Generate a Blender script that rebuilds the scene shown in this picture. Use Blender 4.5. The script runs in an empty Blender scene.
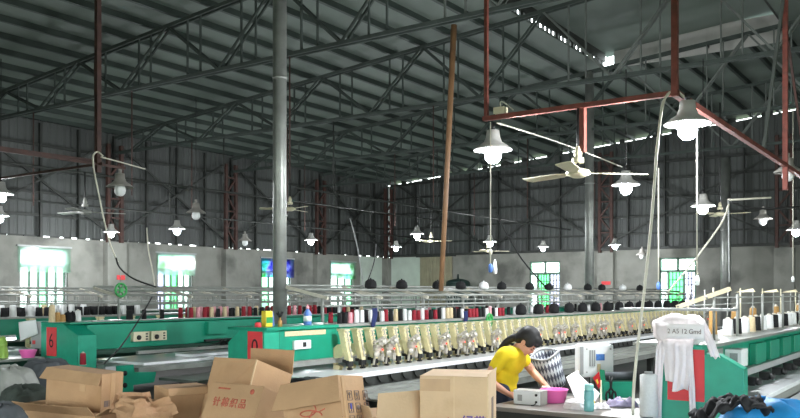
import bpy, bmesh, math, random
from math import sin, cos, pi, radians, atan2, sqrt
from mathutils import Vector, Matrix, noise
R = random.Random(7)
SC = bpy.context.scene
COL = SC.collection

# ------------------------------------------------------------------ camera model
# X runs along the hall (and the machines), Y across it to the left, Z up; the camera stands at the origin.
F = 834.0; CX = 400.0; HY = 293.0; EYE = 1.65; YAW = radians(34.8)
FW = (cos(YAW), sin(YAW)); RT = (sin(YAW), -cos(YAW))
def ray(px, py):
    a = (px - CX) / F
    return (FW[0] + a * RT[0], FW[1] + a * RT[1], (HY - py) / F)
def at_z(px, py, z):
    d = ray(px, py); t = (z - EYE) / d[2]
    return Vector((t * d[0], t * d[1], z))
def at_y(px, py, y):
    d = ray(px, py); t = y / d[1]
    return Vector((t * d[0], y, EYE + t * d[2]))
def at_x(px, py, x):
    d = ray(px, py); t = x / d[0]
    return Vector((x, t * d[1], EYE + t * d[2]))
def at_d(px, py, t):
    d = ray(px, py)
    return Vector((t * d[0], t * d[1], EYE + t * d[2]))

cam_data = bpy.data.cameras.new('camera'); cam = bpy.data.objects.new('camera', cam_data); COL.objects.link(cam)
cam_data.sensor_width = 36.0; cam_data.lens = F / 800.0 * 36.0
cam_data.shift_y = (HY - 209.0) / 800.0
cam_data.clip_start = 0.05; cam_data.clip_end = 300
cam.location = (0, 0, EYE); cam.rotation_euler = (pi / 2, 0, YAW - pi / 2)
SC.camera = cam

# ------------------------------------------------------------------ materials
def lin(v):
    v /= 255.0
    return v / 12.92 if v <= 0.04045 else ((v + 0.055) / 1.055) ** 2.4
def rgb(r, g, b): return (lin(r), lin(g), lin(b), 1.0)
MATS = {}
def mat(name, col, rough=0.6, metal=0.0, var=0.12, scale=6.0, bump=0.0, bscale=40.0, detail=4.0, spec=0.5, stain=None):
    m = bpy.data.materials.new(name); m.use_nodes = True
    nt = m.node_tree; N = nt.nodes; L = nt.links
    b = N['Principled BSDF']; b.inputs['Roughness'].default_value = rough; b.inputs['Metallic'].default_value = metal
    b.inputs['Specular IOR Level'].default_value = spec
    tc = N.new('ShaderNodeTexCoord')
    nz = N.new('ShaderNodeTexNoise'); nz.inputs['Scale'].default_value = scale; nz.inputs['Detail'].default_value = detail
    L.new(tc.outputs['Object'], nz.inputs['Vector'])
    cr = N.new('ShaderNodeValToRGB'); cr.color_ramp.elements[0].position = 0.3; cr.color_ramp.elements[1].position = 0.7
    c = rgb(*col)
    cr.color_ramp.elements[0].color = tuple(max(0, x * (1 - var)) for x in c[:3]) + (1,)
    cr.color_ramp.elements[1].color = tuple(min(1, x * (1 + var)) for x in c[:3]) + (1,)
    L.new(nz.outputs['Fac'], cr.inputs['Fac'])
    out = cr.outputs['Color']
    if stain:
        n2 = N.new('ShaderNodeTexNoise'); n2.inputs['Scale'].default_value = stain[1]; n2.inputs['Detail'].default_value = 6
        L.new(tc.outputs['Object'], n2.inputs['Vector'])
        r2 = N.new('ShaderNodeValToRGB'); r2.color_ramp.elements[0].position = 0.52; r2.color_ramp.elements[1].position = 0.66
        L.new(n2.outputs['Fac'], r2.inputs['Fac'])
        mx = N.new('ShaderNodeMix'); mx.data_type = 'RGBA'
        L.new(r2.outputs['Color'], mx.inputs['Factor']); L.new(out, mx.inputs['A']); mx.inputs['B'].default_value = rgb(*stain[0])
        out = mx.outputs['Result']
    L.new(out, b.inputs['Base Color'])
    if bump:
        n3 = N.new('ShaderNodeTexNoise'); n3.inputs['Scale'].default_value = bscale; n3.inputs['Detail'].default_value = 3
        L.new(tc.outputs['Object'], n3.inputs['Vector'])
        bp = N.new('ShaderNodeBump'); bp.inputs['Strength'].default_value = bump; bp.inputs['Distance'].default_value = 0.02
        L.new(n3.outputs['Fac'], bp.inputs['Height']); L.new(bp.outputs['Normal'], b.inputs['Normal'])
    MATS[name] = m
    return m
def emit_mat(name, col, strength):
    m = bpy.data.materials.new(name); m.use_nodes = True
    nt = m.node_tree; b = nt.nodes['Principled BSDF']
    b.inputs['Base Color'].default_value = rgb(*col)
    b.inputs['Emission Color'].default_value = rgb(*col); b.inputs['Emission Strength'].default_value = strength
    # a faint procedural variation over the glowing glass
    nz = nt.nodes.new('ShaderNodeTexNoise'); nz.inputs['Scale'].default_value = 3
    mr = nt.nodes.new('ShaderNodeMapRange'); mr.inputs['To Min'].default_value = strength * .9; mr.inputs['To Max'].default_value = strength * 1.1
    nt.links.new(nz.outputs['Fac'], mr.inputs['Value']); nt.links.new(mr.outputs['Result'], b.inputs['Emission Strength'])
    MATS[name] = m; return m
def pane_mat(name, tint, mixgloss=0.08, pattern=None, pscale=2.0):
    m = bpy.data.materials.new(name); m.use_nodes = True
    nt = m.node_tree; N = nt.nodes; L = nt.links
    for n in list(N):
        if n.type == 'BSDF_PRINCIPLED': N.remove(n)
    out = N['Material Output']
    tr = N.new('ShaderNodeBsdfTransparent'); tr.inputs['Color'].default_value = rgb(*tint)
    tl = N.new('ShaderNodeBsdfTranslucent'); tl.inputs['Color'].default_value = rgb(*tint)
    if pattern:
        tc = N.new('ShaderNodeTexCoord'); nz = N.new('ShaderNodeTexNoise'); nz.inputs['Scale'].default_value = pscale; nz.inputs['Detail'].default_value = 2
        L.new(tc.outputs['Object'], nz.inputs['Vector'])
        cr = N.new('ShaderNodeValToRGB')
        els = cr.color_ramp.elements
        els[0].position = pattern[0][0]; els[0].color = rgb(*pattern[0][1])
        els[1].position = pattern[-1][0]; els[1].color = rgb(*pattern[-1][1])
        for p, c in pattern[1:-1]:
            e = els.new(p); e.color = rgb(*c)
        L.new(nz.outputs['Fac'], cr.inputs['Fac'])
        L.new(cr.outputs['Color'], tr.inputs['Color']); L.new(cr.outputs['Color'], tl.inputs['Color'])
    m1 = N.new('ShaderNodeMixShader'); m1.inputs[0].default_value = 0.35
    L.new(tr.outputs[0], m1.inputs[1]); L.new(tl.outputs[0], m1.inputs[2])
    gl = N.new('ShaderNodeBsdfGlossy'); gl.inputs['Roughness'].default_value = 0.1
    m2 = N.new('ShaderNodeMixShader'); m2.inputs[0].default_value = mixgloss
    L.new(m1.outputs[0], m2.inputs[1]); L.new(gl.outputs[0], m2.inputs[2])
    L.new(m2.outputs[0], out.inputs['Surface'])
    MATS[name] = m; return m

mat('concrete', (70, 68, 64), .8, 0, .2, 1.5, .2, 20, stain=((56, 54, 52), .7))
mat('earth', (96, 104, 80), .95, 0, .3, .5)
mat('plaster', (136, 136, 129), .9, 0, .14, 2.2, .25, 14, stain=((98, 98, 93), .9))
mat('cladding', (76, 79, 77), .6, .0, .14, 1.3, 0, stain=((72, 74, 73), .5))
mat('roof_sheet', (110, 120, 113), .7, .0, .12, .9, 0, stain=((98, 107, 101), .35))
mat('purlin_steel', (50, 60, 55), .6, .1, .15, 4)
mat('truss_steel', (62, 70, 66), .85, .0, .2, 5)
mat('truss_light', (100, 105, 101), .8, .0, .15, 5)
mat('dark_steel', (54, 56, 53), .6, .2, .2, 5)
mat('rust_red', (74, 52, 47), .7, .1, .3, 9, stain=((80, 52, 44), 5))
mat('red_paint', (126, 66, 56), .6, .1, .22, 12, stain=((104, 60, 50), 8))
mat('galvanised', (150, 152, 148), .42, .55, .2, 5, .12, 60)
mat('rack_steel', (142, 144, 139), .45, .2, .14, 6)
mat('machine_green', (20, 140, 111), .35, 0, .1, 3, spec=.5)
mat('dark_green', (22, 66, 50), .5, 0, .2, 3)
mat('panel_green', (22, 154, 124), .45, 0, .08, 10, .06, 120)
mat('white_table', (246, 248, 250), .16, 0, .05, 5)
mat('grey_table', (128, 132, 126), .35, .1, .2, 3, stain=((100, 102, 98), 2))
mat('beige_head', (216, 204, 160), .4, 0, .1, 18)
mat('chrome', (186, 180, 168), .4, .35, .2, 30)
mat('black_metal', (30, 30, 30), .45, .2, .3, 20)
mat('black_thread', (20, 20, 22), .9, 0, .3, 60, .3, 200)
mat('white_thread', (222, 222, 222), .8, 0, .05, 60, .2, 200)
mat('red_thread', (140, 24, 40), .8, 0, .2, 60, .2, 200)
mat('pink_thread', (216, 152, 160), .8, 0, .1, 60, .2, 200)
mat('beige_thread', (204, 184, 148), .8, 0, .1, 60, .2, 200)
mat('gold_thread', (168, 128, 70), .6, 0, .15, 60, .2, 200)
mat('cone_plastic', (190, 184, 170), .5, 0, .1, 20)
mat('carton', (186, 149, 112), .82, 0, .07, 5, .12, 60, stain=((174, 137, 100), 3))
mat('carton_pale', (206, 176, 142), .82, 0, .06, 5, .12, 60, stain=((194, 162, 128), 3))
mat('carton_inner', (170, 134, 98), .85, 0, .08, 6)
mat('carton_edge', (214, 188, 152), .85, 0, .08, 30)
mat('tape', (190, 154, 116), .3, 0, .08, 8)
mat('paper_crumple', (188, 148, 112), .75, 0, .08, 6, .3, 30)
mat('red_ink', (186, 96, 76), .8, 0, .25, 40)
mat('purple_ink', (92, 74, 150), .8, 0, .15, 40)
mat('grey_ink', (122, 104, 96), .8, 0, .15, 40)
mat('blue_ink', (48, 62, 160), .8, 0, .1, 40)
mat('dark_ink', (46, 30, 30), .8, 0, .1, 30)
mat('pale_mint', (196, 208, 196), .9, 0, .08, 3)
mat('sign_red', (216, 62, 66), .6, 0, .08, 8)
mat('white_enamel', (176, 174, 170), .35, 0, .06, 8)
mat('grey_enamel', (150, 146, 140), .45, 0, .12, 8)
mat('cream_plastic', (214, 206, 176), .45, 0, .06, 10)
mat('white_plastic', (232, 234, 234), .4, 0, .03, 10)
mat('grey_plastic', (160, 162, 162), .45, 0, .06, 10)
mat('cable_white', (206, 202, 186), .6, 0, .08, 10)
mat('cable_black', (28, 28, 28), .6, 0, .2, 10)
mat('bamboo', (124, 92, 64), .6, 0, .2, 5)
mat('skin', (206, 150, 124), .5, 0, .05, 20)
mat('hair', (20, 17, 17), .6, 0, .3, 30)
mat('yellow_cloth', (232, 202, 30), .85, 0, .05, 12, .25, 25)
mat('denim', (48, 54, 72), .9, 0, .15, 20)
mat('lips', (172, 92, 84), .5, 0, .05, 20)
mat('pink_plastic', (250, 116, 192), .35, 0, .03, 10)
mat('tag_white', (246, 240, 240), .8, 0, .03, 10)
mat('paper', (236, 238, 240), .8, 0, .03, 10, .1, 12)
mat('white_cloth', (238, 228, 230), .92, 0, .04, 8, .3, 30)
mat('lavender_cloth', (176, 166, 196), .9, 0, .12, 14, .3, 30, stain=((140, 128, 168), 16))
mat('blue_sack', (44, 146, 214), .5, 0, .08, 6, .3, 14)
mat('black_cloth', (20, 20, 24), .7, 0, .3, 8, .3, 20)
mat('grey_garment', (74, 78, 82), .85, 0, .25, 5, .4, 10)
mat('olive_garment', (60, 68, 62), .85, 0, .25, 5, .4, 10)
mat('wrapped_cloth', (150, 152, 146), .45, 0, .14, 5, .5, 9, stain=((96, 100, 94), 3))
mat('desk_top', (122, 115, 108), .35, 0, .1, 5)
mat('lime_plastic', (150, 190, 86), .4, 0, .12, 6)
mat('can_yellow', (222, 200, 56), .4, 0, .06, 12)
mat('bottle_blue', (84, 120, 186), .35, 0, .08, 12)
mat('flag_red', (214, 30, 44), .7, 0, .06, 12)
mat('flag_green', (34, 150, 110), .7, 0, .06, 12)
mat('leaf_green', (52, 150, 76), .5, 0, .12, 12)
mat('navy_cloth', (36, 46, 92), .9, 0, .12, 12)
mat('screen_blue', (80, 122, 190), .25, 0, .25, 30)
mat('tank_green', (26, 48, 44), .5, 0, .15, 4)
mat('door_beige', (148, 142, 118), .7, 0, .1, 4)
mat('pale_wood', (226, 212, 176), .6, 0, .06, 8)
mat('frame_green', (98, 128, 112), .5, .1, .1, 6)
mat('window_white', (226, 230, 230), .5, 0, .05, 6)
mat('red_light', (255, 60, 40), .3, 0, .02, 5)
emit_mat('bulb_lit', (236, 244, 255), 22.0)
emit_mat('indicator_lit', (255, 60, 30), 1.2)
emit_mat('tube_lit', (240, 248, 255), 6.0)
pane_mat('glass_clear', (240, 250, 246))
pane_mat('glass_green', (160, 242, 186))
pane_mat('glass_mint', (196, 246, 214))
pane_mat('glass_lilac', (226, 226, 246))
pane_mat('film_white', (236, 252, 244), pattern=[(.3, (150, 214, 150)), (.42, (236, 252, 244)), (.7, (255, 255, 255))], pscale=1.1)
pane_mat('film_pale', (230, 250, 250), pattern=[(.28, (120, 170, 120)), (.44, (226, 246, 236)), (.62, (235, 255, 255)), (.75, (150, 210, 226))], pscale=2.2)
pane_mat('film_colour', (160, 160, 220), pattern=[(.34, (70, 190, 130)), (.45, (120, 200, 220)), (.55, (176, 176, 230)), (.66, (96, 96, 196))], pscale=2.4)
pane_mat('clear_teal', (176, 236, 232), .12)
mat('bottle_teal', (128, 198, 202), .2, 0, .06, 10)
mat('bottle_lid', (160, 220, 216), .3, 0, .04, 10)
pane_mat('clear_plastic', (214, 224, 222), .2)

def lattice_mat():
    m = bpy.data.materials.new('bag_pattern'); m.use_nodes = True
    nt = m.node_tree; N = nt.nodes; L = nt.links; b = N['Principled BSDF']; b.inputs['Roughness'].default_value = .6
    uv = N.new('ShaderNodeUVMap')
    mp = N.new('ShaderNodeMapping'); mp.inputs['Scale'].default_value = (15, 7, 1); mp.inputs['Rotation'].default_value = (0, 0, .785)
    mp.vector_type = 'POINT'
    m0 = N.new('ShaderNodeMapping'); m0.inputs['Scale'].default_value = (2.2, 1.0, 1)
    L.new(uv.outputs['UV'], m0.inputs['Vector']); mp.inputs['Scale'].default_value = (17, 17, 1)
    L.new(m0.outputs['Vector'], mp.inputs['Vector'])
    ck = N.new('ShaderNodeTexChecker'); ck.inputs['Scale'].default_value = 1.0
    ck.inputs['Color1'].default_value = rgb(214, 218, 224); ck.inputs['Color2'].default_value = rgb(84, 88, 104)
    L.new(mp.outputs['Vector'], ck.inputs['Vector']); L.new(ck.outputs['Color'], b.inputs['Base Color'])
    MATS['bag_pattern'] = m
lattice_mat()

# ------------------------------------------------------------------ mesh builder
class MB:
    def __init__(s): s.v = []; s.f = []; s.m = []; s.sm = []; s.uv = {}
    def add(s, vs, fs, mi=0, smooth=False):
        o = len(s.v); s.v += [tuple(v) for v in vs]
        for f in fs: s.f.append(tuple(o + i for i in f)); s.m.append(mi); s.sm.append(smooth)
        return s
    def hexa(s, p, mi=0):
        return s.add(p, [(3, 2, 1, 0), (4, 5, 6, 7), (0, 1, 5, 4), (1, 2, 6, 5), (2, 3, 7, 6), (3, 0, 4, 7)], mi)
    def box(s, c, d, mi=0, M=None):
        x, y, z = d[0] / 2, d[1] / 2, d[2] / 2
        p = [Vector(q) for q in ((-x, -y, -z), (x, -y, -z), (x, y, -z), (-x, y, -z), (-x, -y, z), (x, -y, z), (x, y, z), (-x, y, z))]
        if M is not None: p = [M @ q for q in p]
        return s.hexa([q + Vector(c) for q in p], mi)
    def span(s, a, b, mi=0):
        return s.box([(a[i] + b[i]) / 2 for i in range(3)], [abs(b[i] - a[i]) for i in range(3)], mi)
    def bar(s, a, b, w, h=None, mi=0):
        a = Vector(a); b = Vector(b); h = h or w; d = (b - a); L = d.length
        if L < 1e-6: return s
        d /= L; up = Vector((0, 0, 1)) if abs(d.z) < .95 else Vector((1, 0, 0))
        r = d.cross(up).normalized() * w / 2; u = r.cross(d).normalized() * h / 2
        return s.hexa([a - r - u, a + r - u, a + r + u, a - r + u, b - r - u, b + r - u, b + r + u, b - r + u], mi)
    def tube(s, pts, r, n=8, mi=0, cap=True):
        pts = [Vector(p) for p in pts]; rr = r if isinstance(r, (list, tuple)) else [r] * len(pts)
        o = len(s.v); ref = None
        for i, p in enumerate(pts):
            d = (pts[min(i + 1, len(pts) - 1)] - pts[max(i - 1, 0)]).normalized()
            if ref is None: ref = Vector((0, 0, 1)) if abs(d.z) < .9 else Vector((1, 0, 0))
            u = d.cross(ref).normalized(); w = d.cross(u).normalized(); ref = -w if False else u.cross(d).normalized()
            for k in range(n):
                t = 2 * pi * k / n; s.v.append(tuple(p + (u * cos(t) + w * sin(t)) * rr[i]))
        for i in range(len(pts) - 1):
            for k in range(n):
                a = o + i * n + k; b = o + i * n + (k + 1) % n
                s.f.append((a, b, b + n, a + n)); s.m.append(mi); s.sm.append(True)
        if cap:
            s.f.append(tuple(o + k for k in range(n))[::-1]); s.m.append(mi); s.sm.append(False)
            s.f.append(tuple(o + (len(pts) - 1) * n + k for k in range(n))); s.m.append(mi); s.sm.append(False)
        return s
    def lathe(s, prof, c=(0, 0, 0), n=16, mi=0, M=None, smooth=True):
        o = len(s.v); c = Vector(c)
        for r, z in prof:
            for k in range(n):
                t = 2 * pi * k / n; q = Vector((r * cos(t), r * sin(t), z))
                if M is not None: q = M @ q
                s.v.append(tuple(q + c))
        for i in range(len(prof) - 1):
            for k in range(n):
                a = o + i * n + k; b = o + i * n + (k + 1) % n
                s.uv[len(s.f)] = [(k / n, i / (len(prof) - 1)), ((k + 1) / n, i / (len(prof) - 1)), ((k + 1) / n, (i + 1) / (len(prof) - 1)), (k / n, (i + 1) / (len(prof) - 1))]
                s.f.append((a, b, b + n, a + n)); s.m.append(mi); s.sm.append(smooth)
        if prof[0][0] > 1e-5: s.f.append(tuple(o + k for k in range(n))[::-1]); s.m.append(mi); s.sm.append(False)
        if prof[-1][0] > 1e-5: s.f.append(tuple(o + (len(prof) - 1) * n + k for k in range(n))); s.m.append(mi); s.sm.append(False)
        return s
    def prism(s, poly, a, b, axis='x', mi=0):
        n = len(poly)
        def P(u, w, t): return {'x': (t, u, w), 'y': (u, t, w), 'z': (u, w, t)}[axis]
        vs = [P(u, w, a) for u, w in poly] + [P(u, w, b) for u, w in poly]
        fs = [tuple(range(n))[::-1], tuple(range(n, 2 * n))] + [(i, (i + 1) % n, n + (i + 1) % n, n + i) for i in range(n)]
        return s.add(vs, fs, mi)
    def sheet(s, fn, nu, nv, mi=0, smooth=True):
        vs = [fn(i / nu, j / nv) for j in range(nv + 1) for i in range(nu + 1)]
        fs = [(j * (nu + 1) + i, j * (nu + 1) + i + 1, (j + 1) * (nu + 1) + i + 1, (j + 1) * (nu + 1) + i) for j in range(nv) for i in range(nu)]
        return s.add(vs, fs, mi, smooth)
    def ball(s, c, r, n=12, mi=0, fn=None):
        r = r if isinstance(r, (list, tuple)) else (r, r, r)
        o = len(s.v); rows = max(4, n // 2 + 1)
        for i in range(rows + 1):
            th = pi * i / rows
            for k in range(n):
                t = 2 * pi * k / n
                q = Vector((sin(th) * cos(t), sin(th) * sin(t), -cos(th)))
                g = fn(q) if fn else 1.0
                s.v.append((c[0] + q.x * r[0] * g, c[1] + q.y * r[1] * g, c[2] + q.z * r[2] * g))
        for i in range(rows):
            for k in range(n):
                a = o + i * n + k; b = o + i * n + (k + 1) % n
                s.f.append((a, b, b + n, a + n)); s.m.append(mi); s.sm.append(True)
        return s
    def mesh(s, name, mats):
        me = bpy.data.meshes.new(name); me.from_pydata(s.v, [], s.f)
        for m in (mats if isinstance(mats, (list, tuple)) else [mats]): me.materials.append(MATS[m])
        me.polygons.foreach_set('material_index', s.m); me.polygons.foreach_set('use_smooth', s.sm)
        if s.uv:
            ul = me.uv_layers.new(name='UVMap')
            for fi, uvs in s.uv.items():
                for k, li in enumerate(me.polygons[fi].loop_indices): ul.data[li].uv = uvs[k]
        bm = bmesh.new(); bm.from_mesh(me); bmesh.ops.remove_doubles(bm, verts=bm.verts, dist=1e-6)
        bmesh.ops.recalc_face_normals(bm, faces=bm.faces); bm.to_mesh(me); bm.free()
        me.update(); return me
    def build(s, name, mats, parent=None, loc=None, bevel=0, solid=0, rot=None):
        o = bpy.data.objects.new(name, s.mesh(name, mats)); COL.objects.link(o)
        if loc is not None: o.location = loc
        if rot is not None: o.rotation_euler = rot
        if parent: o.parent = parent
        if solid:
            md = o.modifiers.new('Solidify', 'SOLIDIFY'); md.thickness = solid; md.offset = 0
        if bevel:
            md = o.modifiers.new('Bevel', 'BEVEL'); md.width = bevel; md.segments = 2; md.limit_method = 'ANGLE'
        return o
def tag(o, label=None, cat=None, group=None, kind=None):
    if label: o['label'] = label
    if cat: o['category'] = cat
    if group: o['group'] = group
    if kind: o['kind'] = kind
    return o
def thing(name, loc, label, cat, group=None, rz=0, kind=None):
    o = bpy.data.objects.new(name, None); COL.objects.link(o); o.empty_display_size = .1
    o.location = loc; o.rotation_euler = (0, 0, rz)
    return tag(o, label, cat, group, kind)
CH = {}
def copy_tree(o, parent=None):
    c = o.copy(); COL.objects.link(c)
    if parent: c.parent = parent
    for ch in list(o.children): copy_tree(ch, c)
    return c
def sag(a, b, drop, n=12):
    a = Vector(a); b = Vector(b)
    return [a.lerp(b, i / n) - Vector((0, 0, drop * 4 * (i / n) * (1 - i / n))) for i in range(n + 1)]
def smooth_path(pts, n=6):
    P = [Vector(p) for p in pts]; P = [P[0] * 2 - P[1]] + P + [P[-1] * 2 - P[-2]]; out = []
    for i in range(1, len(P) - 2):
        for k in range(n):
            t = k / n
            out.append(.5 * ((2 * P[i]) + (P[i + 1] - P[i - 1]) * t + (2 * P[i - 1] - 5 * P[i] + 4 * P[i + 1] - P[i + 2]) * t * t + (3 * P[i] - P[i - 1] - 3 * P[i + 1] + P[i + 2]) * t ** 3))
    out.append(P[-2]); return out
def text_mesh(name, body, size, M, material, parent=None, extrude=.0012, bold=0.0, sx=1.0, gap=1.0):
    cu = bpy.data.curves.new(name, 'FONT'); cu.body = body; cu.size = size; cu.extrude = extrude; cu.align_x = 'CENTER'; cu.align_y = 'CENTER'
    cu.offset = bold; cu.space_character = gap
    t = bpy.data.objects.new(name, cu); COL.objects.link(t)
    dg = bpy.context.evaluated_depsgraph_get(); me = bpy.data.meshes.new_from_object(t.evaluated_get(dg))
    bpy.data.objects.remove(t)
    me.materials.clear(); me.materials.append(MATS[material])
    me.transform(M @ Matrix.Diagonal((sx, 1, 1, 1)))
    o = bpy.data.objects.new(name, me); COL.objects.link(o)
    if parent: o.parent = parent
    return o
def basis(o, ex, ey):
    ex = Vector(ex).normalized(); ey = Vector(ey); ez = ex.cross(ey).normalized(); ey = ez.cross(ex)
    M = Matrix((ex, ey, ez)).transposed().to_4x4(); M.translation = Vector(o); return M
# ================================================================== THE HALL
XF = 26.06; YL = 18.58; XB = -7.0; YR = -10.0
def roof_z(y): return 5.86 + .08 * (18.8 - y)
def struct(name, mb, m, parent=None, label=None, **k):
    o = mb.build(name, m, parent, **k)
    if parent is None: tag(o, label, None, None, 'structure')
    return o
struct('ground', MB().box((0, 0, -.16), (240, 240, .2)), 'earth')
struct('floor', MB().span((XB, YR, -.06), (XF, YL, 0)), 'concrete')
def holed_wall(mb, axis, p0, p1, u0, u1, z1, holes):
    """solid wall with rectangular openings; u runs along the wall"""
    def S(ua, ub, za, zb):
        if axis == 'y': mb.span((ua, p0, za), (ub, p1, zb))
        else: mb.span((p0, ua, za), (p1, ub, zb))
    u = u0
    for a, b, za, zb in sorted(holes):
        S(u, a, 0, z1); S(a, b, 0, za) if za > 0 else None; S(a, b, zb, z1); u = b
    S(u, u1, 0, z1)
LW = [(11.03, 12.29, .95, 2.73), (15.06, 16.3, .95, 2.73), (19.11, 20.51, .95, 2.73), (22.52, 23.82, .95, 2.73)]
FW_ = [(7.11, 8.24, .9, 2.75), (11.57, 12.71, .9, 2.73)]
DOOR = (16.15, 16.85, 0, 3.0)
w = MB(); holed_wall(w, 'y', YL, YL + .2, XB, XF + .2, 3.0, LW); struct('wall_left', w, 'plaster')
w = MB(); holed_wall(w, 'x', XF, XF + .2, YR, YL, 3.02, FW_); struct('wall_far', w, 'plaster')
# sheet-steel cladding with trapezoid ribs above the masonry
def ribbed(axis, p, u0, u1, zlo, zhi, pitch=.21, dep=.035, name='wall_left_cladding'):
    m = MB(); u = u0; pts = []
    while u < u1:
        pts += [(u, 0), (u + pitch * .55, 0), (u + pitch * .68, dep * .5), (u + pitch * .87, dep * .5)]; u += pitch
    vs = []
    for a, d in pts:
        z1 = zhi(a) if callable(zhi) else zhi
        for z in (zlo, z1): vs.append((a, p + d, z) if axis == 'y' else (p + d, a, z))
    m.add(vs, [(2 * i, 2 * i + 2, 2 * i + 3, 2 * i + 1) for i in range(len(pts) - 1)])
    return struct(name, m, 'cladding')
ribbed('y', YL + .12, XB, XF + .1, 3.035, roof_z(YL) - .045, name='wall_left_cladding')
ribbed('x', XF + .1, YR, YL + .1, 3.02, lambda y: roof_z(y) - .11, name='wall_far_cladding')
m = MB(); y = YL
while y > YR:
    g = R.uniform(.2, 1.0); b_ = R.uniform(.15, .6)
    m.hexa([(XF + .1, y - g, roof_z(y - g) - .13), (XF + .14, y - g, roof_z(y - g) - .13), (XF + .14, y - g - b_, roof_z(y - g - b_) - .13), (XF + .1, y - g - b_, roof_z(y - g - b_) - .13), (XF + .1, y - g, roof_z(y - g)), (XF + .14, y - g, roof_z(y - g)), (XF + .14, y - g - b_, roof_z(y - g - b_)), (XF + .1, y - g - b_, roof_z(y - g - b_))]); y -= g + b_
struct('trim_far_eave', m, 'dark_steel')
# closing strips with small daylight gaps where sheet meets masonry and eave
m = MB(); x = 6.0
while x < XF:
    g = R.choice([.02, .03, .05]) if R.random() < .85 else .2
    m.span((x + g, YL + .1, 2.995), (x + g + R.uniform(.1, .34), YL + .2, 3.05)); x += g + .34
struct('trim_1', m, 'dark_steel')
m = MB(); x = 6.0
while x < XF:
    m.span((x, YL + .1, roof_z(YL) - .06), (x + .13, YL + .2, roof_z(YL) - .01)); x += .18 if R.random() < .75 else .135
struct('trim_2', m, 'dark_steel')
# back and right sides: tall openings to the yard, steel header above
m = MB(); m.span((XB - .2, YR, 3.5), (XB, YL, 8.3)); m.span((XB - .2, 12, 0), (XB, YL, 3.5)); struct('wall_back', m, 'cladding')
m = MB(); m.span((XB, YR - .2, 3.3), (XF, YR, 8.1)); m.span((17, YR - .2, 0), (XF, YR, 4.2)); struct('wall_right', m, 'cladding')

# roof sheets, with the raised ventilator opening
VX0, VX1, VY0, VY1 = 10.5, 18.4, 3.3, 7.05
def roof_piece(mb, x0, x1, y0, y1, dz=0):
    m = mb; n = max(1, int((x1 - x0) / .6))
    p = [(x0, y0, roof_z(y0) + dz), (x1, y0, roof_z(y0) + dz), (x1, y1, roof_z(y1) + dz), (x0, y1, roof_z(y1) + dz)]
    m.hexa(p + [(a, b, c + .04) for a, b, c in p])
m = MB()
roof_piece(m, XB - .3, VX0, YR, YL + .5); roof_piece(m, VX1, XF + .5, YR, YL + .5)
roof_piece(m, VX0, VX1, YR, VY0); roof_piece(m, VX0, VX1, VY1, YL + .5)
struct('ceiling', m, 'roof_sheet')
m = MB(); roof_piece(m, VX0 - .3, VX1 + .3, VY0 - .3, VY1 + .08, .34); struct('roof_panel', m, 'roof_sheet')
m = MB()
m.span((VX0, VY1, roof_z(VY1) + .02), (13.7, VY1 + .04, roof_z(VY1) + .34)); m.span((VX0, VY0 - .04, roof_z(VY0)), (VX1, VY0, roof_z(VY0) + .34))
m.span((VX0 - .04, VY0, 6.8), (VX0, VY1, 7.4))
m.span((13.7, VY1, roof_z(VY1) + .14), (VX1, VY1 + .04, roof_z(VY1) + .34))
for k in range(24): m.span((13.7 + k * .196, VY1, roof_z(VY1) + .02), (13.7 + k * .196 + R.choice([.04, .06, .12]), VY1 + .04, roof_z(VY1) + .15))
struct('trim_3', m, 'dark_steel')
m = MB(); m.span((VX1, VY0, 6.78), (VX1 + .04, VY1 - .2, 7.36)); struct('trim_4', m, 'white_enamel')
# purlins
y = 18.45; k = 0
while y > -3:
    segs = [(XB, XF + .2)] if not (VY0 < y < VY1) else [(XB, VX0), (VX1, XF + .2)]
    m = MB()
    for a, b in segs:
        z = roof_z(y)
        m.hexa([(a, y - .035, z - .105), (b, y - .035, z - .105), (b, y + .035, z - .105), (a, y + .035, z - .105), (a, y - .035, z), (b, y - .035, z), (b, y + .035, z), (a, y + .035, z)])
    struct('purlin_beam', m, 'purlin_steel'); y -= .72
# roof trusses (one object each, parts: chords, posts, diagonals)
def truss(x, label):
    t = thing('roof_truss', (x, 0, 0), label, 'roof truss', 'steel roof trusses across the hall')
    zb = 5.3; y0 = 18.5; y1 = -3.0
    for s in (-.05, .05):
        MB().bar((s, y0, roof_z(y0) - .2), (s, y1, roof_z(y1) - .2), .032, .06).build('top_chord', 'truss_steel', t)
        MB().bar((s, y0, zb), (s, y1, zb), .032, .055).build('bottom_chord', 'truss_steel', t)
    y = 17.9; k = 0
    while y > y1 + 1.5:
        zt = roof_z(y) - .2; yn = y - 1.28
        if k % 2 == 0:
            a, b = (y, zb), (yn, roof_z(yn) - .2)
        else:
            a, b = (y, zt), (yn, zb)
        for s in (-.05, .05):
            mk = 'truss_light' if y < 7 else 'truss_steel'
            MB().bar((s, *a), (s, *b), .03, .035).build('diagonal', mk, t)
        for dy in (-.16, .16):
            yy = (y + yn) / 2 + dy
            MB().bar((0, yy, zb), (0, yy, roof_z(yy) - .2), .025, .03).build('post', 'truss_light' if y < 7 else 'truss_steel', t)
        y = yn; k += 1
    return t
for x, l in ((9.55, 'grey steel roof truss nearest the camera, holding the top of the brown bamboo pole'),
             (13.65, 'grey steel roof truss resting on the thin grey pillar behind the ceiling fan'),
             (17.75, 'grey steel roof truss, third from the camera, at the end of the bright roof slit'),
             (21.9, 'grey steel roof truss, last one before the far gable wall')):
    truss(x, l)
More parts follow.
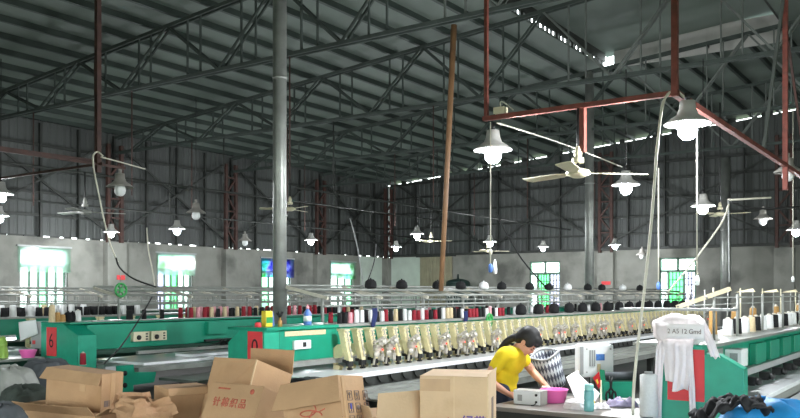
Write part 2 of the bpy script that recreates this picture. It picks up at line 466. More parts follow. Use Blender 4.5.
# lattice columns along the walls
def lattice(x, y, along, h, name='lattice_column', m='rust_red'):
    o = MB(); w = .2
    d = (1, 0) if along == 'x' else (0, 1)
    for s in (-1, 1): o.bar((x + s * w * d[0], y + s * w * d[1], 2.95), (x + s * w * d[0], y + s * w * d[1], h), .09, .09)
    z = 3.1; s = 1
    while z < h - .5:
        o.bar((x + s * w * d[0], y + s * w * d[1], z), (x - s * w * d[0], y - s * w * d[1], z + .5), .05, .05); z += .5; s = -s
        o.bar((x - w * d[0], y - w * d[1], z), (x + w * d[0], y + w * d[1], z), .04, .04)
    return struct(name, o, m)
for x in (9.45, 13.57, 17.66, 21.82): lattice(x, YL - .12, 'x', 5.5); struct('pillar', MB().span((x - .27, YL - .2, 0), (x + .32, YL, 2.95)), 'plaster')
for y in (9.93, 4.6): struct('pillar', MB().span((XF - .2, y - .27, 0), (XF, y + .27, 2.95)), 'plaster')
struct('pillar', MB().span((XF - .22, YL - .06, 0), (XF - .02, YL, 2.95)), 'plaster')
lattice(XF - .3, YL - .14, 'x', 5.6)
for y in (9.93, 4.6): lattice(XF - .12, y, 'y', 6.2)
# wall girts, posts and cross braces
n = 5
for z in (3.5, 4.05, 4.62, 5.2):
    struct('trim_%d' % n, MB().span((XB, YL + .03, z), (XF, YL + .1, z + .06)), 'dark_steel'); n += 1
    struct('trim_%d' % n, MB().span((XF + .02, YR, z), (XF + .09, YL, z + .06)), 'dark_steel'); n += 1
struct('trim_%d' % n, MB().span((XF + .02, YR, 5.72), (XF + .09, YL, 5.8)), 'dark_steel'); n += 1
struct('trim_%d' % n, MB().span((XF - .14, YR, 3.02), (XF + .2, YL, 3.1)), 'dark_steel'); n += 1
x = 10.5
while x < XF:
    struct('trim_%d' % n, MB().span((x, YL - .02, 3.0), (x + .05, YL + .06, 5.75)), 'dark_steel'); n += 1; x += 1.04
y = 17.4
while y > 2:
    struct('trim_%d' % n, MB().span((XF - .04, y, 3.1), (XF + .05, y + .05, roof_z(y) - .2)), 'dark_steel'); n += 1; y -= 1.17
xs = (5.3, 9.45, 13.57, 17.66, 21.82, 25.8)
for a, b in zip(xs, xs[1:]):
    for za, zb in ((3.25, 5.5), (5.5, 3.25)):
        struct('trim_%d' % n, MB().bar((a + .2, YL - .06 - (.03 if za < zb else 0), za), (b - .2, YL - .06 - (.03 if za < zb else 0), zb), .05, .05), 'dark_steel'); n += 1
ys = (18.3, 14.2, 9.93, 4.6)
for a, b in zip(ys, ys[1:]):
    for za, zb in ((3.3, 5.7), (5.7, 3.3)):
        struct('trim_%d' % n, MB().bar((XF - .08 - (.03 if za < zb else 0), a - .2, za), (XF - .08 - (.03 if za < zb else 0), b + .2, zb), .05, .05), 'dark_steel'); n += 1
# long conduits under the trusses
for yy, zz, xa, xb in ((14.5, 4.02, 6, XF), (11.2, 3.75, 12.5, XF), (16.4, 3.6, 6, XF)):
    struct('trim_%d' % n, MB().tube([(xa, yy, zz), (xb, yy, zz)], .022, 6), 'dark_steel'); n += 1
    for xt in (13.65, 17.75, 21.9):
        struct('trim_%d' % n, MB().tube([(xt, yy, zz), (xt, yy, 5.28)], .014, 6), 'dark_steel'); n += 1
for yy in (15.5, 12.4, 8.6):
    for xt in (9.55, 13.65, 17.75, 21.9):
        struct('trim_%d' % n, MB().tube([(xt, yy + .1, 3.4), (xt, yy + .1, 5.28)], .012, 6), 'rust_red'); n += 1

# grey round pillars
def pillar(px, x, y, r, h):
    o = MB(); o.lathe([(r, .0), (r, h)], (x, y, 0), 24); o.span((x - r * 1.6, y - r * 1.6, 0), (x + r * 1.6, y + r * 1.6, .015))
    o.lathe([(r * 1.05, h * .62), (r * 1.08, h * .62 + .02), (r * 1.05, h * .62 + .04)], (x, y, 0), 24)
    struct('pillar', o, 'galvanised')
pillar(280, 7.43, 6.93, .083, roof_z(6.93) - .0)
pillar(590, 17.75, 7.17, .1, roof_z(7.17) - .2)
pillar(722, XF - .6, 6.1, .14, 5.6)

# windows
def window(nr, axis, p, a, b, z0, z1, kind):
    W = tag(bpy.data.objects.new('window_%d' % nr, None), None, None, None, 'structure'); COL.objects.link(W)
    def S(mb, u0, u1, za, zb, d0=.06, d1=.12):
        if axis == 'y': mb.span((u0, p + d0, za), (u1, p + d1, zb))
        else: mb.span((p + d0, u0, za), (p + d1, u1, zb))
    fr = MB(); t = .05; zt = z1 - .42
    S(fr, a, a + t, z0, z1); S(fr, b - t, b, z0, z1); S(fr, a, b, z0, z0 + t); S(fr, a, b, z1 - t, z1); S(fr, a, b, zt - .04, zt + .04)
    if axis == 'x': S(fr, (a + b) / 2 - .03, (a + b) / 2 + .03, zt, z1)
    fr.build('window_frame', 'frame_green' if axis == 'x' else 'window_white', W)
    w = b - a
    def pane(u0, u1, za, zb, m):
        q = MB(); S(q, u0, u1, za, zb, .085, .093); q.build('pane', m, W)
    def bars(u0, u1, za, zb, nu, nv, m='window_white', tk=.02):
        q = MB()
        for i in range(nu + 1): u = u0 + (u1 - u0) * i / nu; S(q, u - tk / 2, u + tk / 2, za, zb, .07, .11)
        for j in range(1, nv): z = za + (zb - za) * j / nv; S(q, u0, u1, z - tk / 2, z + tk / 2, .07, .11)
        q.build('glazing_bars', m, W)
    if axis == 'x':
        mid = (a + b) / 2
        pane(a + t, mid - .03, zt + .04, z1 - t, 'glass_clear'); pane(mid + .03, b - t, zt + .04, z1 - t, 'glass_clear')
        bars(a + t, b - t, zt + .04, z1 - t, 1, 3, 'glass_mint', .02)
        g0, g1 = kind
        pane(b - t - (b - a) * .2, b - t, z0 + t, zt - .04, 'glass_clear')
        pane(a + w * g0, a + w * g1, z0 + t, zt - .04, 'glass_green'); bars(a + w * g0, a + w * g1, z0 + t, zt - .04, 4, 6, 'leaf_green', .022)
        pane(a + t, a + w * g0 - .03, z0 + t, zt - .04, 'glass_lilac'); bars(a + t, a + w * g0 - .05, z0 + t, zt - .04, 3, 7, 'grey_plastic', .03)
        q = MB(); S(q, a + w * g1, a + w * g1 + .06, z0, zt); S(q, a + w * g0 - .06, a + w * g0, z0, zt); q.build('sash', 'frame_green', W)
    else:
        film, cols = kind
        q = MB(); S(q, a - .06, b + .06, zt - .16, z1 + .02, -.03, -.015); q.build('blind', film, W)
        q = MB(); S(q, a - .09, b + .09, z1 + .02, z1 + .06, -.05, .0); q.build('blind_rail', 'grey_plastic', W)
        k = len(cols)
        for i, cm in enumerate(cols):
            u0 = a + t + (w - 2 * t) * i / k; u1 = a + t + (w - 2 * t) * (i + 1) / k
            pane(u0 + .015, u1 - .015, z0 + t, zt - .04, cm)
            q = MB(); S(q, u1 - .025, u1 + .025, z0, zt); q.build('sash', 'frame_green', W)
        pane(a + t, b - t, zt + .04, z1 - t, 'glass_clear')
    sl = MB(); S(sl, a - .05, b + .05, z0 - .05, z0, -.06, .2); sl.build('window_sill', 'plaster', W)
window(1, 'y', YL, *LW[0], ('film_white', ['glass_clear', 'glass_clear', 'glass_mint', 'glass_clear', 'glass_clear']))
window(2, 'y', YL, *LW[1], ('film_pale', ['glass_lilac', 'glass_mint', 'glass_green', 'glass_clear', 'glass_clear']))
window(3, 'y', YL, *LW[2], ('film_colour', ['glass_mint', 'glass_clear', 'glass_clear', 'glass_clear']))
window(4, 'y', YL, *LW[3], ('film_pale', ['glass_clear', 'glass_clear', 'glass_mint']))
window(5, 'x', XF, *FW_[1], (.38, .72))
window(6, 'x', XF, *FW_[0], (.36, .74))
# beige ribbed sliding door leaf in the far corner
d = tag(bpy.data.objects.new('door_1', None), None, None, None, 'structure'); COL.objects.link(d)
q = MB(); yy = 15.75
while yy < 17.15: q.span((XF - .1, yy, 0), (XF - .06, yy + .1, 3.0)); q.span((XF - .08, yy + .1, 0), (XF - .05, yy + .14, 3.0)); yy += .14
q.build('door_panel', 'door_beige', d)
MB().span((XF - .12, 15.6, 2.98), (XF - .04, 17.3, 3.06)).build('door_rail', 'dark_steel', d)
t = thing('water_tank', (XF - 1.0, 14.95, 0), 'dark green round water tank with a domed lid by the far wall', 'tank')
MB().lathe([(.02, 0), (.43, 0), (.44, 1.86), (.42, 1.98), (.4, 2.0)], (0, 0, 0), 28).build('tank_body', 'tank_green', t)
MB().lathe([(.44, 1.99), (.36, 2.08), (.2, 2.13), (.04, 2.15), (.03, 2.3), (.0, 2.31)], (0, 0, 0), 28).build('lid', 'tank_green', t)
struct('wall_far_panel', MB().span((XF - .025, 17.15, 0), (XF, 18.5, 3.0)), 'pale_mint')  # thin pale mint slabs over the plaster of both corner walls
struct('wall_left_panel', MB().span((24.2, YL - .025, 0), (25.5, YL, 2.98)), 'pale_mint')
def notice(px, py, w, h, axis, label, m='sign_red'):
    p = at_y(px, py, YL - .21) if axis == 'y' else at_x(px, py, XF - .21)
    o = MB(); o.box((0, 0, 0), (w, .02, h) if axis == 'y' else (.02, w, h)); 
    o = o.build('notice_plate', m, None, p); tag(o, label, 'sign')
notice(121, 277.5, .24, .12, 'y', 'small red notice plate on the left wall below a hanging cable')
notice(606, 283, .3, .11, 'x', 'small red notice plate on the far wall left of the wide window')
def junction(px, py, label, s=(.32, .06, .2)):
    p = at_x(px, py, XF - .03); tag(MB().box((0, 0, 0), (s[1], s[0], s[2])).build('junction_box', 'grey_enamel', None, p), label, 'electrical box')
junction(404, 287, 'grey electrical box on the far wall left of the beige ribbed door')
# ================================================================== EMBROIDERY MACHINES
def head_meshes():
    """one embroidery head: local origin at the beam face, z = table top; +x along machine, -y to the front"""
    arm = MB()
    arm.prism([(0, .24), (-.06, .28), (-.12, .28), (-.13, .16), (-.07, .13), (0, .13)], -.03, .03, 'x')
    arm.prism([(0, .0), (-.08, .0), (-.1, .03), (-.06, .05), (0, .05)], -.03, .03, 'x')
    arm.span((-.03, -.02, .04), (.03, 0, .14))
    case = MB()      # needle case plate leaning back, with its ribs
    lean = lambda z: -.20 + .20 * (z - .1)
    xo = lambda z: -.02 * (z - .1) / .36
    def slab(z0, z1, hw, y0, y1):
        p = []
        for z in (z0, z1):
            p += [Vector((xo(z) - hw, lean(z) + y0, z)), Vector((xo(z) + hw, lean(z) + y0, z)), Vector((xo(z) + hw, lean(z) + y1, z)), Vector((xo(z) - hw, lean(z) + y1, z))]
        case.hexa(p)
    slab(.10, .27, .034, -.03, .035); slab(.27, .43, .043, -.035, .04); slab(.43, .455, .05, -.055, .05)
    for z in (.30, .345, .39): slab(z, z + .018, .047, -.045, -.034)
    slab(.17, .20, .044, -.042, .035)
    guide = MB()
    for z in (.31, .36, .41):
        for dx in (-.03, 0, .03): guide.ball((xo(z) + dx, lean(z) - .05, z + .006), .007, 6)
    guide.bar((xo(.46) - .05, lean(.46) - .06, .45), (xo(.46) + .05, lean(.46) - .06, .45), .01)
    for z in (.15, .22): guide.ball((.0, lean(z) - .05, z), .012, 6)
    guide.bar((xo(.14), lean(.14) - .045, .14), (xo(.455), lean(.455) - .05, .455), .012, .012)
    for z in (.31, .36, .41): guide.bar((xo(z) - .036, lean(z) - .048, z + .006), (xo(z) + .036, lean(z) - .048, z + .006), .006)
    ndl = MB()
    for dx in (-.024, -.008, .01, .026): ndl.tube([(dx, -.21, .005), (dx, -.21, .12)], .005, 5)
    ndl.box((0, -.205, .075), (.085, .045, .065)); ndl.box((.05, -.06, .2), (.05, .1, .09)); ndl.box((.0, -.21, .015), (.04, .05, .02)); ndl.box((-.01, -.16, .10), (.06, .05, .035))
    return arm, case, guide, ndl
def device_mesh():
    d = MB(); e = MB()
    d.box((0, -.245, .20), (.07, .05, .07)); d.lathe([(.01, 0), (.038, 0), (.038, .015), (.012, .02), (.012, .04), (.034, .045), (.034, .055), (.01, .06)], (.02, -.27, .25), 14, 0, Matrix.Rotation(1.2, 3, 'X'))
    d.lathe([(.0, 0), (.03, 0), (.034, .025), (.0, .03)], (-.045, -.26, .14), 12, 0, Matrix.Rotation(1.4, 3, 'X'))
    d.bar((-.07, -.26, .25), (.08, -.26, .31), .022, .016); d.bar((.045, -.26, .27), (.08, -.25, .05), .014, .014)
    d.bar((-.04, -.26, .2), (-.06, -.25, .03), .016, .016); d.box((.05, -.25, .10), (.045, .045, .06))
    e.ball((.03, -.285, .18), .009, 8)
    for mb in (d, e): mb.v = [(x * 1.3 - .01, -.2 + (y + .2) * 1.15, .0 + z * 1.12) for x, y, z in mb.v]
    return d, e
_arm, _case, _guide, _ndl = head_meshes(); _dev, _led = device_mesh()
HEAD = dict(arm=_arm.mesh('arm', 'beige_head'), case=_case.mesh('needle_case', 'beige_head'), guide=_guide.mesh('thread_guide', 'chrome'),
            ndl=_ndl.mesh('needle_bar', 'black_metal'), dev=_dev.mesh('sequin_feeder', 'chrome'), led=_led.mesh('indicator_light', 'indicator_lit'))
def part_of(name, me, parent, loc=(0, 0, 0)):
    o = bpy.data.objects.new(name, me); COL.objects.link(o); o.parent = parent; o.location = loc; return o
def add_head(t, x, zt, feeder=False, simple=False, y=0):
    h = part_of('embroidery_head', HEAD['arm'], t, (x, y, zt))
    part_of('needle_case', HEAD['case'], h)
    if not simple:
        part_of('thread_guide', HEAD['guide'], h); part_of('needle_bar', HEAD['ndl'], h)
    if feeder:
        f = part_of('sequin_feeder', HEAD['dev'], h); part_of('indicator_light', HEAD['led'], h)
def rack(t, x0, x1, y, zt, step=1.0, arms=True, zb=1.62, back=.55, tip=.1):
    x = x0
    while x <= x1 + .01:
        MB().bar((x, y, zt), (x, y, zb), .028, .028).build('rack_post', 'rack_steel', t)
        if arms: MB().bar((x, y - .08, zb - .03), (x, y + back, zb + tip), .03, .035).build('rack_arm', 'cone_plastic', t)
        x += step
    for dy, z in ((0, zb), (-.02, zt + .2), (back * .5, zb + tip * .5 + .02), (back, zb + tip + .02)):
        MB().tube([(x0, y + dy, z), (x1, y + dy, z)], .016, 6).build('rack_rail', 'rack_steel', t)
    m = MB(); x = x0 + .12
    while x < x1: m.tube([(x, y - .02, zt + .2), (x, y + .0, zb)], .006, 4); x += .24
    m.build('thread_wires', 'rack_steel', t)['kind'] = 'stuff'

def panel(t, x0, x1, poly, m='panel_green'):
    return MB().prism(poly, x0, x1, 'x').build('end_panel', m, t, bevel=.008)

# ---- middle machine: rows of beige heads, runs the whole hall
X0 = 6.1
OY = 5.9
t = thing('embroidery_machine', (X0, OY, 0), 'long green embroidery machine with a row of beige heads, behind the woman in yellow', 'embroidery machine', 'multi head embroidery machines')
machine_mid = t
MO = t
panel(t, 0, .22, [(0, .06), (.52, .06), (.52, 1.14), (.34, 1.275), (0, 1.275)])
MB().span((.22, 0, .93), (16.0, .5, 1.27)).build('beam', 'machine_green', t, bevel=.01)
MB().span((0, -.03, 1.27), (1.15, .52, 1.3)).build('end_cover', 'machine_green', t); MB().span((1.15, -.03, 1.27), (16.0, .52, 1.3)).build('spool_tray', 'rack_steel', t)
MB().span((.22, -.012, .925), (16.0, .1, .935)).build('beam_edge', 'rack_steel', t)
MB().span((.22, -.04, .875), (16.0, .3, .925)).build('beam_base', 'rack_steel', t)
MB().span((.22, -.56, .77), (16.0, .3, .80)).build('table', 'white_table', t, bevel=.006)
# hoop frame and a row of dark scallops at the table front
m = MB(); m.bar((.3, -.575, .79), (16, -.575, .79), .03, .05); m.build('pantograph_rail', 'white_table', t)
m = MB()
x = .9; k = 0
while x < 15.9:
    m.prism([(x, .765), (x + .2, .765), (x + .18, .715), (x + .14, .69), (x + .06, .69), (x + .02, .72)], -.58, -.565, 'y'); x += .235
m.build('dark_scallops', 'dark_steel', t)
MB().span((.1, -.56, .66), (16, .2, .77)).build('bed', 'dark_steel', t)
MB().span((.1, -1.5, .645), (16, -.6, .665)).build('front_table', 'grey_table', t, bevel=.004)
MB().span((.1, -1.5, .59), (16, -1.47, .645)).build('table_lip', 'rack_steel', t)
for yy in (-1.25, -1.0, -.78): MB().span((.1, yy, .665), (16, yy + .03, .68)).build('table_rail', 'rack_steel', t)
for x in (.2, 2.7, 5.2, 7.7, 10.2, 12.7, 15.2):
    for yy in (-1.4, .2): MB().span((x, yy, 0), (x + .07, yy + .07, .66 if yy > 0 else .645)).build('leg', 'dark_steel', t)
x = 7.22 - X0; k = 0
while x < 15.6:
    add_head(t, x, .80, k % 3 == 2 or (k % 7 == 3)); x += .232; k += 1
rack(t, 1.2, 15.9, .25, 1.3, 1.05)
for a, b in (((.06, -.004), (.46, .05)),): pass
# red number card, plates
sg = MB().box((-.004, .125, 1.10), (.006, .205, .32)).build('number_card', 'sign_red', t)
text_mesh('number_text', '0', .23, basis((-.009, .125, 1.095), (0, -1, 0), (0, 0, 1)), 'dark_ink', sg, .001, 0, .85)
MB().span((.3, -.006, 1.2), (.95, 0, 1.25)).build('name_plate', 'beige_thread', t)
sw = MB().span((.42, -.03, 1.06), (.68, 0, 1.15)).build('switch_box', 'white_plastic', t)
MB().span((.55, -.035, 1.08), (.6, -.03, 1.13)).build('switch_button', 'black_metal', sw)

# ---- left machine with the red card 6
SY = 9.2
t = thing('embroidery_machine', (X0, SY, 0), 'green embroidery machine behind the left cartons with a red card reading 6 on its end', 'embroidery machine', 'multi head embroidery machines')
MS = t
panel(t, 0, .26, [(-.19, .06), (.6, .06), (.6, 1.265), (.12, 1.265), (-.19, 1.13)])
MB().span((.26, 0, .93), (15.4, .55, 1.25)).build('beam', 'machine_green', t, bevel=.01)
MB().span((.0, -.02, 1.265), (15.4, .6, 1.285)).build('spool_tray', 'machine_green', t)
MB().span((.3, -.05, 1.285), (15.4, -.02, 1.30)).build('tray_edge', 'rack_steel', t)
x = 2.2
while x < 15: MB().span((x, -.07, 1.05), (x + .34, 0, 1.235)).build('beam_box', 'machine_green', t, bevel=.006); x += 1.05
MB().span((.26, -.06, .87), (15.4, .3, .93)).build('beam_base', 'dark_green', t)
MB().span((.5, -.8, .76), (15.4, .3, .795)).build('table', 'white_table', t, bevel=.006)
MB().span((.26, -1.0, .70), (15.4, .3, .76)).build('bed', 'grey_table', t)
m = MB().span((.8, -.3, .86), (15.4, -.25, .9)); m.build('pantograph_rail', 'rack_steel', t)
MB().span((2.1, -.12, .955), (15.4, -.08, .985)).build('clamp_rail', 'black_metal', t)
MB().span((1.4, -.62, .80), (15.4, -.3, .835)).build('pantograph', 'white_table', t)
x = 2.4
while x < 9:
    c = MB().box((x, -.2, .93), (.12, .1, .07)); c.lathe([(.0, 0), (.04, 0), (.04, .09), (0, .09)], (x + .02, -.25, .95), 10, 0, Matrix.Rotation(pi / 2, 3, 'X')); c.tube(sag((x - .05, -.22, .97), (x - .5, -.2, .9), .03, 6), .012, 5)
    c.build('frame_clamp', 'black_metal', t); x += .62
MB().span((.5, -1.75, .60), (15.4, -1.07, .63)).build('front_table', 'grey_table', t)
for x in (.45, 3.4, 6.4, 9.4, 12.4):
    MB().span((x, -1.6, 0), (x + .08, -1.5, .60)).build('leg', 'dark_steel', t); MB().span((x, .1, 0), (x + .08, .2, .70)).build('leg', 'dark_steel', t)
for k, xx in enumerate((.91, 1.2)):
    b = MB().span((xx, -.06, 1.01), (xx + .255, 0, 1.135)).build('control_unit', 'cream_plastic', t)
    MB().lathe([(.032, 0), (.032, .02), (.012, .025), (0, .025)], (xx + .08, -.06, 1.06), 14, 0, Matrix.Rotation(pi / 2, 3, 'X')).build('dial', 'black_metal', b)
    m = MB()
    for zz in (1.035, 1.07, 1.105): m.box((xx + .21, -.063, zz), (.03, .01, .018))
    m.build('buttons', 'black_metal', b)
# green bracket with holes and a pale side plate on the lower frame
gb = MB().prism([(-.09, .81), (-.09, .5), (.14, .5), (.14, .57), (.44, .58), (.47, .70), (.16, .72), (.14, .81)], -1.06, -1.02, 'y').build('bracket', 'machine_green', t)
MB().lathe([(.03, 0), (.03, .05), (0, .05)], (.02, -1.02, .72), 12, 0, Matrix.Rotation(pi / 2, 3, 'X')).build('bracket_hole', 'black_metal', gb)
MB().lathe([(.03, 0), (.03, .05), (0, .05)], (.02, -1.02, .58), 12, 0, Matrix.Rotation(pi / 2, 3, 'X')).build('bracket_hole', 'black_metal', gb)
MB().span((-.24, -1.06, .5), (-.1, -1.02, .81)).build('side_plate', 'grey_plastic', t)
MB().span((1.7, -1.72, .33), (6, -1.1, .36)).build('lower_shelf', 'grey_table', t)
rack(t, .95, 15.2, .3, 1.3, 1.2)
sg = MB().box((-.004, .36, 1.04), (.006, .21, .36)).build('number_card', 'sign_red', t)
text_mesh('number_text', '6', .26, basis((-.009, .36, 1.045), (0, -1, 0), (0, 0, 1)), 'dark_ink', sg, .001, -.002, .8)

# ---- right machine: green end panel in front, spool cones on its tray
RY = 1.68
t = thing('embroidery_machine', (X0, RY, 0), 'green embroidery machine at the right with white cloth heaped on its end panel', 'embroidery machine', 'multi head embroidery machines')
MR = t
yA = 1.91 - RY + .02; yB = at_x(703, 352, X0).y - RY; yC = at_x(719, 352, X0).y - RY; yD = at_x(744, 366, X0).y - RY
panel(t, 0, .12, [(yD, .05), (yA, .05), (yA, 1.275), (yB, 1.275), (yB, 1.22), (yC, 1.215), (yD, 1.12)])
MB().span((.12, 0, .93), (14.5, .24, 1.24)).build('beam', 'machine_green', t, bevel=.01)
MB().span((.3, -.05, 1.24), (14.5, .55, 1.265)).build('spool_tray', 'rack_steel', t)
x = 1.75
while x < 14: MB().span((x, -.06, 1.0), (x + .42, 0, 1.2)).build('beam_box', 'machine_green', t, bevel=.006); x += .62
MB().span((.2, -.02, 1.02), (.75, 0, 1.22)).build('beam_plate', 'rack_steel', t)
b = MB().span((.88, -.13, 1.06), (1.1, 0, 1.2)).build('control_unit', 'white_plastic', t, bevel=.006)
MB().span((.875, -.1, 1.1), (.88, -.04, 1.17)).build('unit_display', 'grey_plastic', b)
MB().span((.75, -.12, .9), (1.12, 0, 1.0)).build('motor_box', 'grey_enamel', t)
MB().span((1.1, -.1, .965), (14.5, -.04, 1.02)).build('clamp_rail', 'grey_plastic', t)
MB().span((1.1, -.03, .86), (14.5, .1, .93)).build('beam_base', 'dark_green', t)
x = 1.35
while x < 8:
    c = MB().box((x, -.10, .91), (.09, .08, .07)); c.lathe([(0, 0), (.03, 0), (.034, .03), (.022, .05), (0, .05)], (x - .02, -.14, .91), 10, 0, Matrix.Rotation(pi / 2, 3, 'X'))
    c.build('frame_clamp', 'black_metal', t); x += .55
MB().span((.35, -.30, .80), (14.5, .22, .84)).build('table', 'white_table', t, bevel=.006)
MB().span((.3, -.3, .70), (14.5, .22, .80)).build('bed', 'rack_steel', t)
MB().span((.3, -1.1, .71), (14.5, -.33, .74)).build('front_table', 'grey_plastic', t)
for x in (.4, 3.4, 6.4, 9.4, 12.4):
    MB().span((x, -1.0, 0), (x + .08, -.92, .71)).build('leg', 'dark_steel', t); MB().span((x, .1, 0), (x + .08, .2, .70)).build('leg', 'dark_steel', t)
sg = MB().box((-.005, at_x(686, 374, X0).y - RY, 1.06), (.006, .26, .37)).build('red_card', 'sign_red', t)
# thread rack of thin rods, beige sloping arms and a flat grey shelf
for k, xs_ in enumerate((.95, 1.75, 2.8, 3.85, 4.9, 5.9, 6.9, 7.9)):
    a = MB().bar((xs_, .40, 1.53), (xs_, -.03, 1.685), .03, .035) if k == 0 else MB().prism([(-.03, 1.69), (-.05, 1.66), (.12, 1.655), (.06, 1.67)], xs_ - .015, xs_ + .015, 'x')
    a.build('rack_arm', 'pale_wood', t)
    MB().tube([(xs_, .1, 1.265), (xs_, .1, 1.64)], .012, 6).build('rack_post', 'rack_steel', t)
    MB().tube([(xs_ + .05, .32, 1.265), (xs_ + .05, .32, 1.70)], .007, 5).build('rack_rod', 'cream_plastic', t)
    MB().tube([(xs_ + .25, .25, 1.265), (xs_ + .3, .25, 1.68)], .006, 5).build('rack_rod', 'rack_steel', t)
for yy, zz in ((.38, 1.54), (.15, 1.61)): MB().tube([(.9, yy, zz), (14.4, yy, zz)], .008, 6).build('rack_rail', 'rack_steel', t)
MB().span((.78, -.08, 1.505), (.98, .83, 1.525)).build('rack_shelf', 'grey_plastic', t)

# ---- two more machines behind the left one
for nm, (yy, xa, xb, lab) in dict(a=(12.2, 4.6, 22, 'green embroidery machine behind the machine carrying card 6, pale heads facing out'),
                                  b=(15.4, 5.0, 22, 'embroidery machine furthest back, its thread rack in front of the left windows')).items():
    t = thing('embroidery_machine', (xa, yy, 0), lab, 'embroidery machine', 'multi head embroidery machines'); L_ = xb - xa
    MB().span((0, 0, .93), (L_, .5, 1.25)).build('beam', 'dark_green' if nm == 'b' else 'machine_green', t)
    MB().span((0, -.04, 1.25), (L_, .55, 1.28)).build('spool_tray', 'rack_steel', t)
    MB().span((0, -.7, .74), (L_, .3, .79)).build('table', 'grey_table', t)
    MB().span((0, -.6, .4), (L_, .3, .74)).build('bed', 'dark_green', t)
    for x in (.2, L_ / 2, L_ - .3): MB().span((x, -.5, 0), (x + .1, .2, .4)).build('leg', 'dark_steel', t)
    rack(t, .3, L_ - .1, .2, 1.28, 1.3)
    if nm == 'a':
        x = .9
        while x < 6.5: add_head(t, x, .80, False, True); x += .62
        MT = t
    else: MU = t

# ================================================================== THREAD CONES
def cone_tree(kind, r=.035, h=.14, parts=True, squat=False):
    m = MB()
    if squat: m.lathe([(r * .5, 0), (r * 1.0, .012), (r * 1.08, h * .35), (r * .95, h * .75), (r * .5, h), (.012, h * 1.02), (.01, h * 1.15), (0, h * 1.15)], (0, 0, 0), 12)
    else: m.lathe([(r * .9, 0), (r, .006), (r * .86, h * .86), (r * .72, h * .9), (0, h * .9)], (0, 0, 0), 12)
    o = m.build('thread_cone', kind)
    if parts:
        MB().lathe([(r * 1.02, -.0), (r * 1.02, .006), (r * .5, .008), (r * .5, h * .9), (r * .3, h), (0, h)], (0, 0, 0), 10).build('cone_core', 'cone_plastic', o)
    return o
PROTO = {}
def cone(kind, loc, label, group, r=.035, h=.14, parts=True, squat=False):
    key = (kind, r, h, parts, squat)
    if key not in PROTO: o = PROTO[key] = cone_tree(*key)
    else: o = copy_tree(PROTO[key])
    o.location = loc; o.rotation_euler = (0, 0, R.uniform(0, 6))
    tag(o, label, 'thread cone', group); return o
NM = dict(black_thread='black', white_thread='white', red_thread='dark red', pink_thread='pink', beige_thread='beige', gold_thread='golden brown')
# middle machine: two rows
G1 = 'thread cones on the middle machine'
x = 7.45; k = 0
while x < 21.6:
    for row, yy in ((0, 6.02), (1, 6.27)):
        xx = x + (.05 if row else 0) + R.uniform(-.012, .012)
        if row and R.random() < .12: continue
        if x > 11.5 and row == 0:
            if k % 3 != 0: continue
            cone('black_thread', (xx, yy, 1.3), 'bulky black thread cone near the far end of the long middle rack', G1, .085, .17, False, True); continue
        kd = R.choices(list(NM), (4.5, 6, 3, .5, .8, .0) if x < 11 else (6, 5, .4, .3, .3, 0))[0]
        cone(kd, (xx, yy, 1.3), '%s thread cone among the rows on the tray of the long middle machine' % NM[kd], G1, .031, .165 if R.random() < .5 else .14, False)
    x += .102 if x < 11.4 else .21; k += 1
# black and white balls of yarn lying on top of the middle rack
G2 = 'yarn cones on top of the middle rack'
for i, px in enumerate((371, 402, 438, 461, 484, 502, 530, 549, 568, 588, 602, 623, 640)):
    p = at_y(px, 292, 6.42)
    kd = 'white_thread' if i in (4, 8, 11) else 'black_thread'
    zr = 1.62 + .1 * .5 + .02 + .016
    o = cone(kd, (p.x, 6.425, zr), '%s squat yarn cone sitting on the top rails of the middle rack' % NM[kd], G2, .075, .12, False, True)
# machine 6
G3 = 'thread cones on the machine with card 6'
x = 7.1; seq = ['black_thread', 'black_thread', 'black_thread', 'beige_thread', 'black_thread', 'black_thread']
while x < 12.3:
    for row, yy in ((0, 9.32), (1, 9.62)):
        xx = x + row * .065
        if x < 8.1: ws = (8, .8, 0, 0, 1, 0) 
        else: ws = (4, 1.6, 3, 2, 2.2, 0)
        if x < 8.1 and R.random() < .5: continue
        kd = R.choices(list(NM), ws)[0]
        if kd == 'gold_thread': kd = 'beige_thread'
        cone(kd, (xx, yy, 1.285), '%s thread cone standing on the tray of the machine with card 6' % NM[kd], G3, .034, .175 if kd != 'black_thread' else .15, False)
    x += .13
for px, kd, h, lab in ((52, 'beige_thread', .23, 'tall cream thread cone at the near end of the card 6 machine'),
                       (57.5, 'gold_thread', .13, 'short golden thread cone right of the tall cream cone'),
                       (62.5, 'gold_thread', .1, 'shortest golden thread cone, third on the card 6 machine end'),
                       (78, 'white_thread', .15, 'lone white thread cone on the tray right of the golden cones')):
    p = at_y(px, 322, 9.45); cone(kd, (p.x, 9.45, 1.285), lab, 'cones at the end of the card 6 machine', .04, h * 1.05, True)
for px in (68, 72.5):
    p = at_y(px, 322, 9.5); cone('black_thread', (p.x, 9.5, 1.285), 'black squat cone between the golden and the white cones on the card 6 machine', 'black cones at the end of the card 6 machine', .055, .12, False, True)
# machine behind
G4 = 'thread cones on the machine behind card 6'
x = 6.9
while x < 9.6:
    for row, yy in ((0, 12.3), (1, 12.5)):
        kd = R.choices(['black_thread', 'white_thread', 'beige_thread'], (6, 2.2, .8))[0]
        cone(kd, (x + row * .07, yy, 1.28), '%s thread cone on the rack behind the machine with card 6' % NM[kd], G4, .055, .16 if kd == 'black_thread' else .2, False)
    x += .145
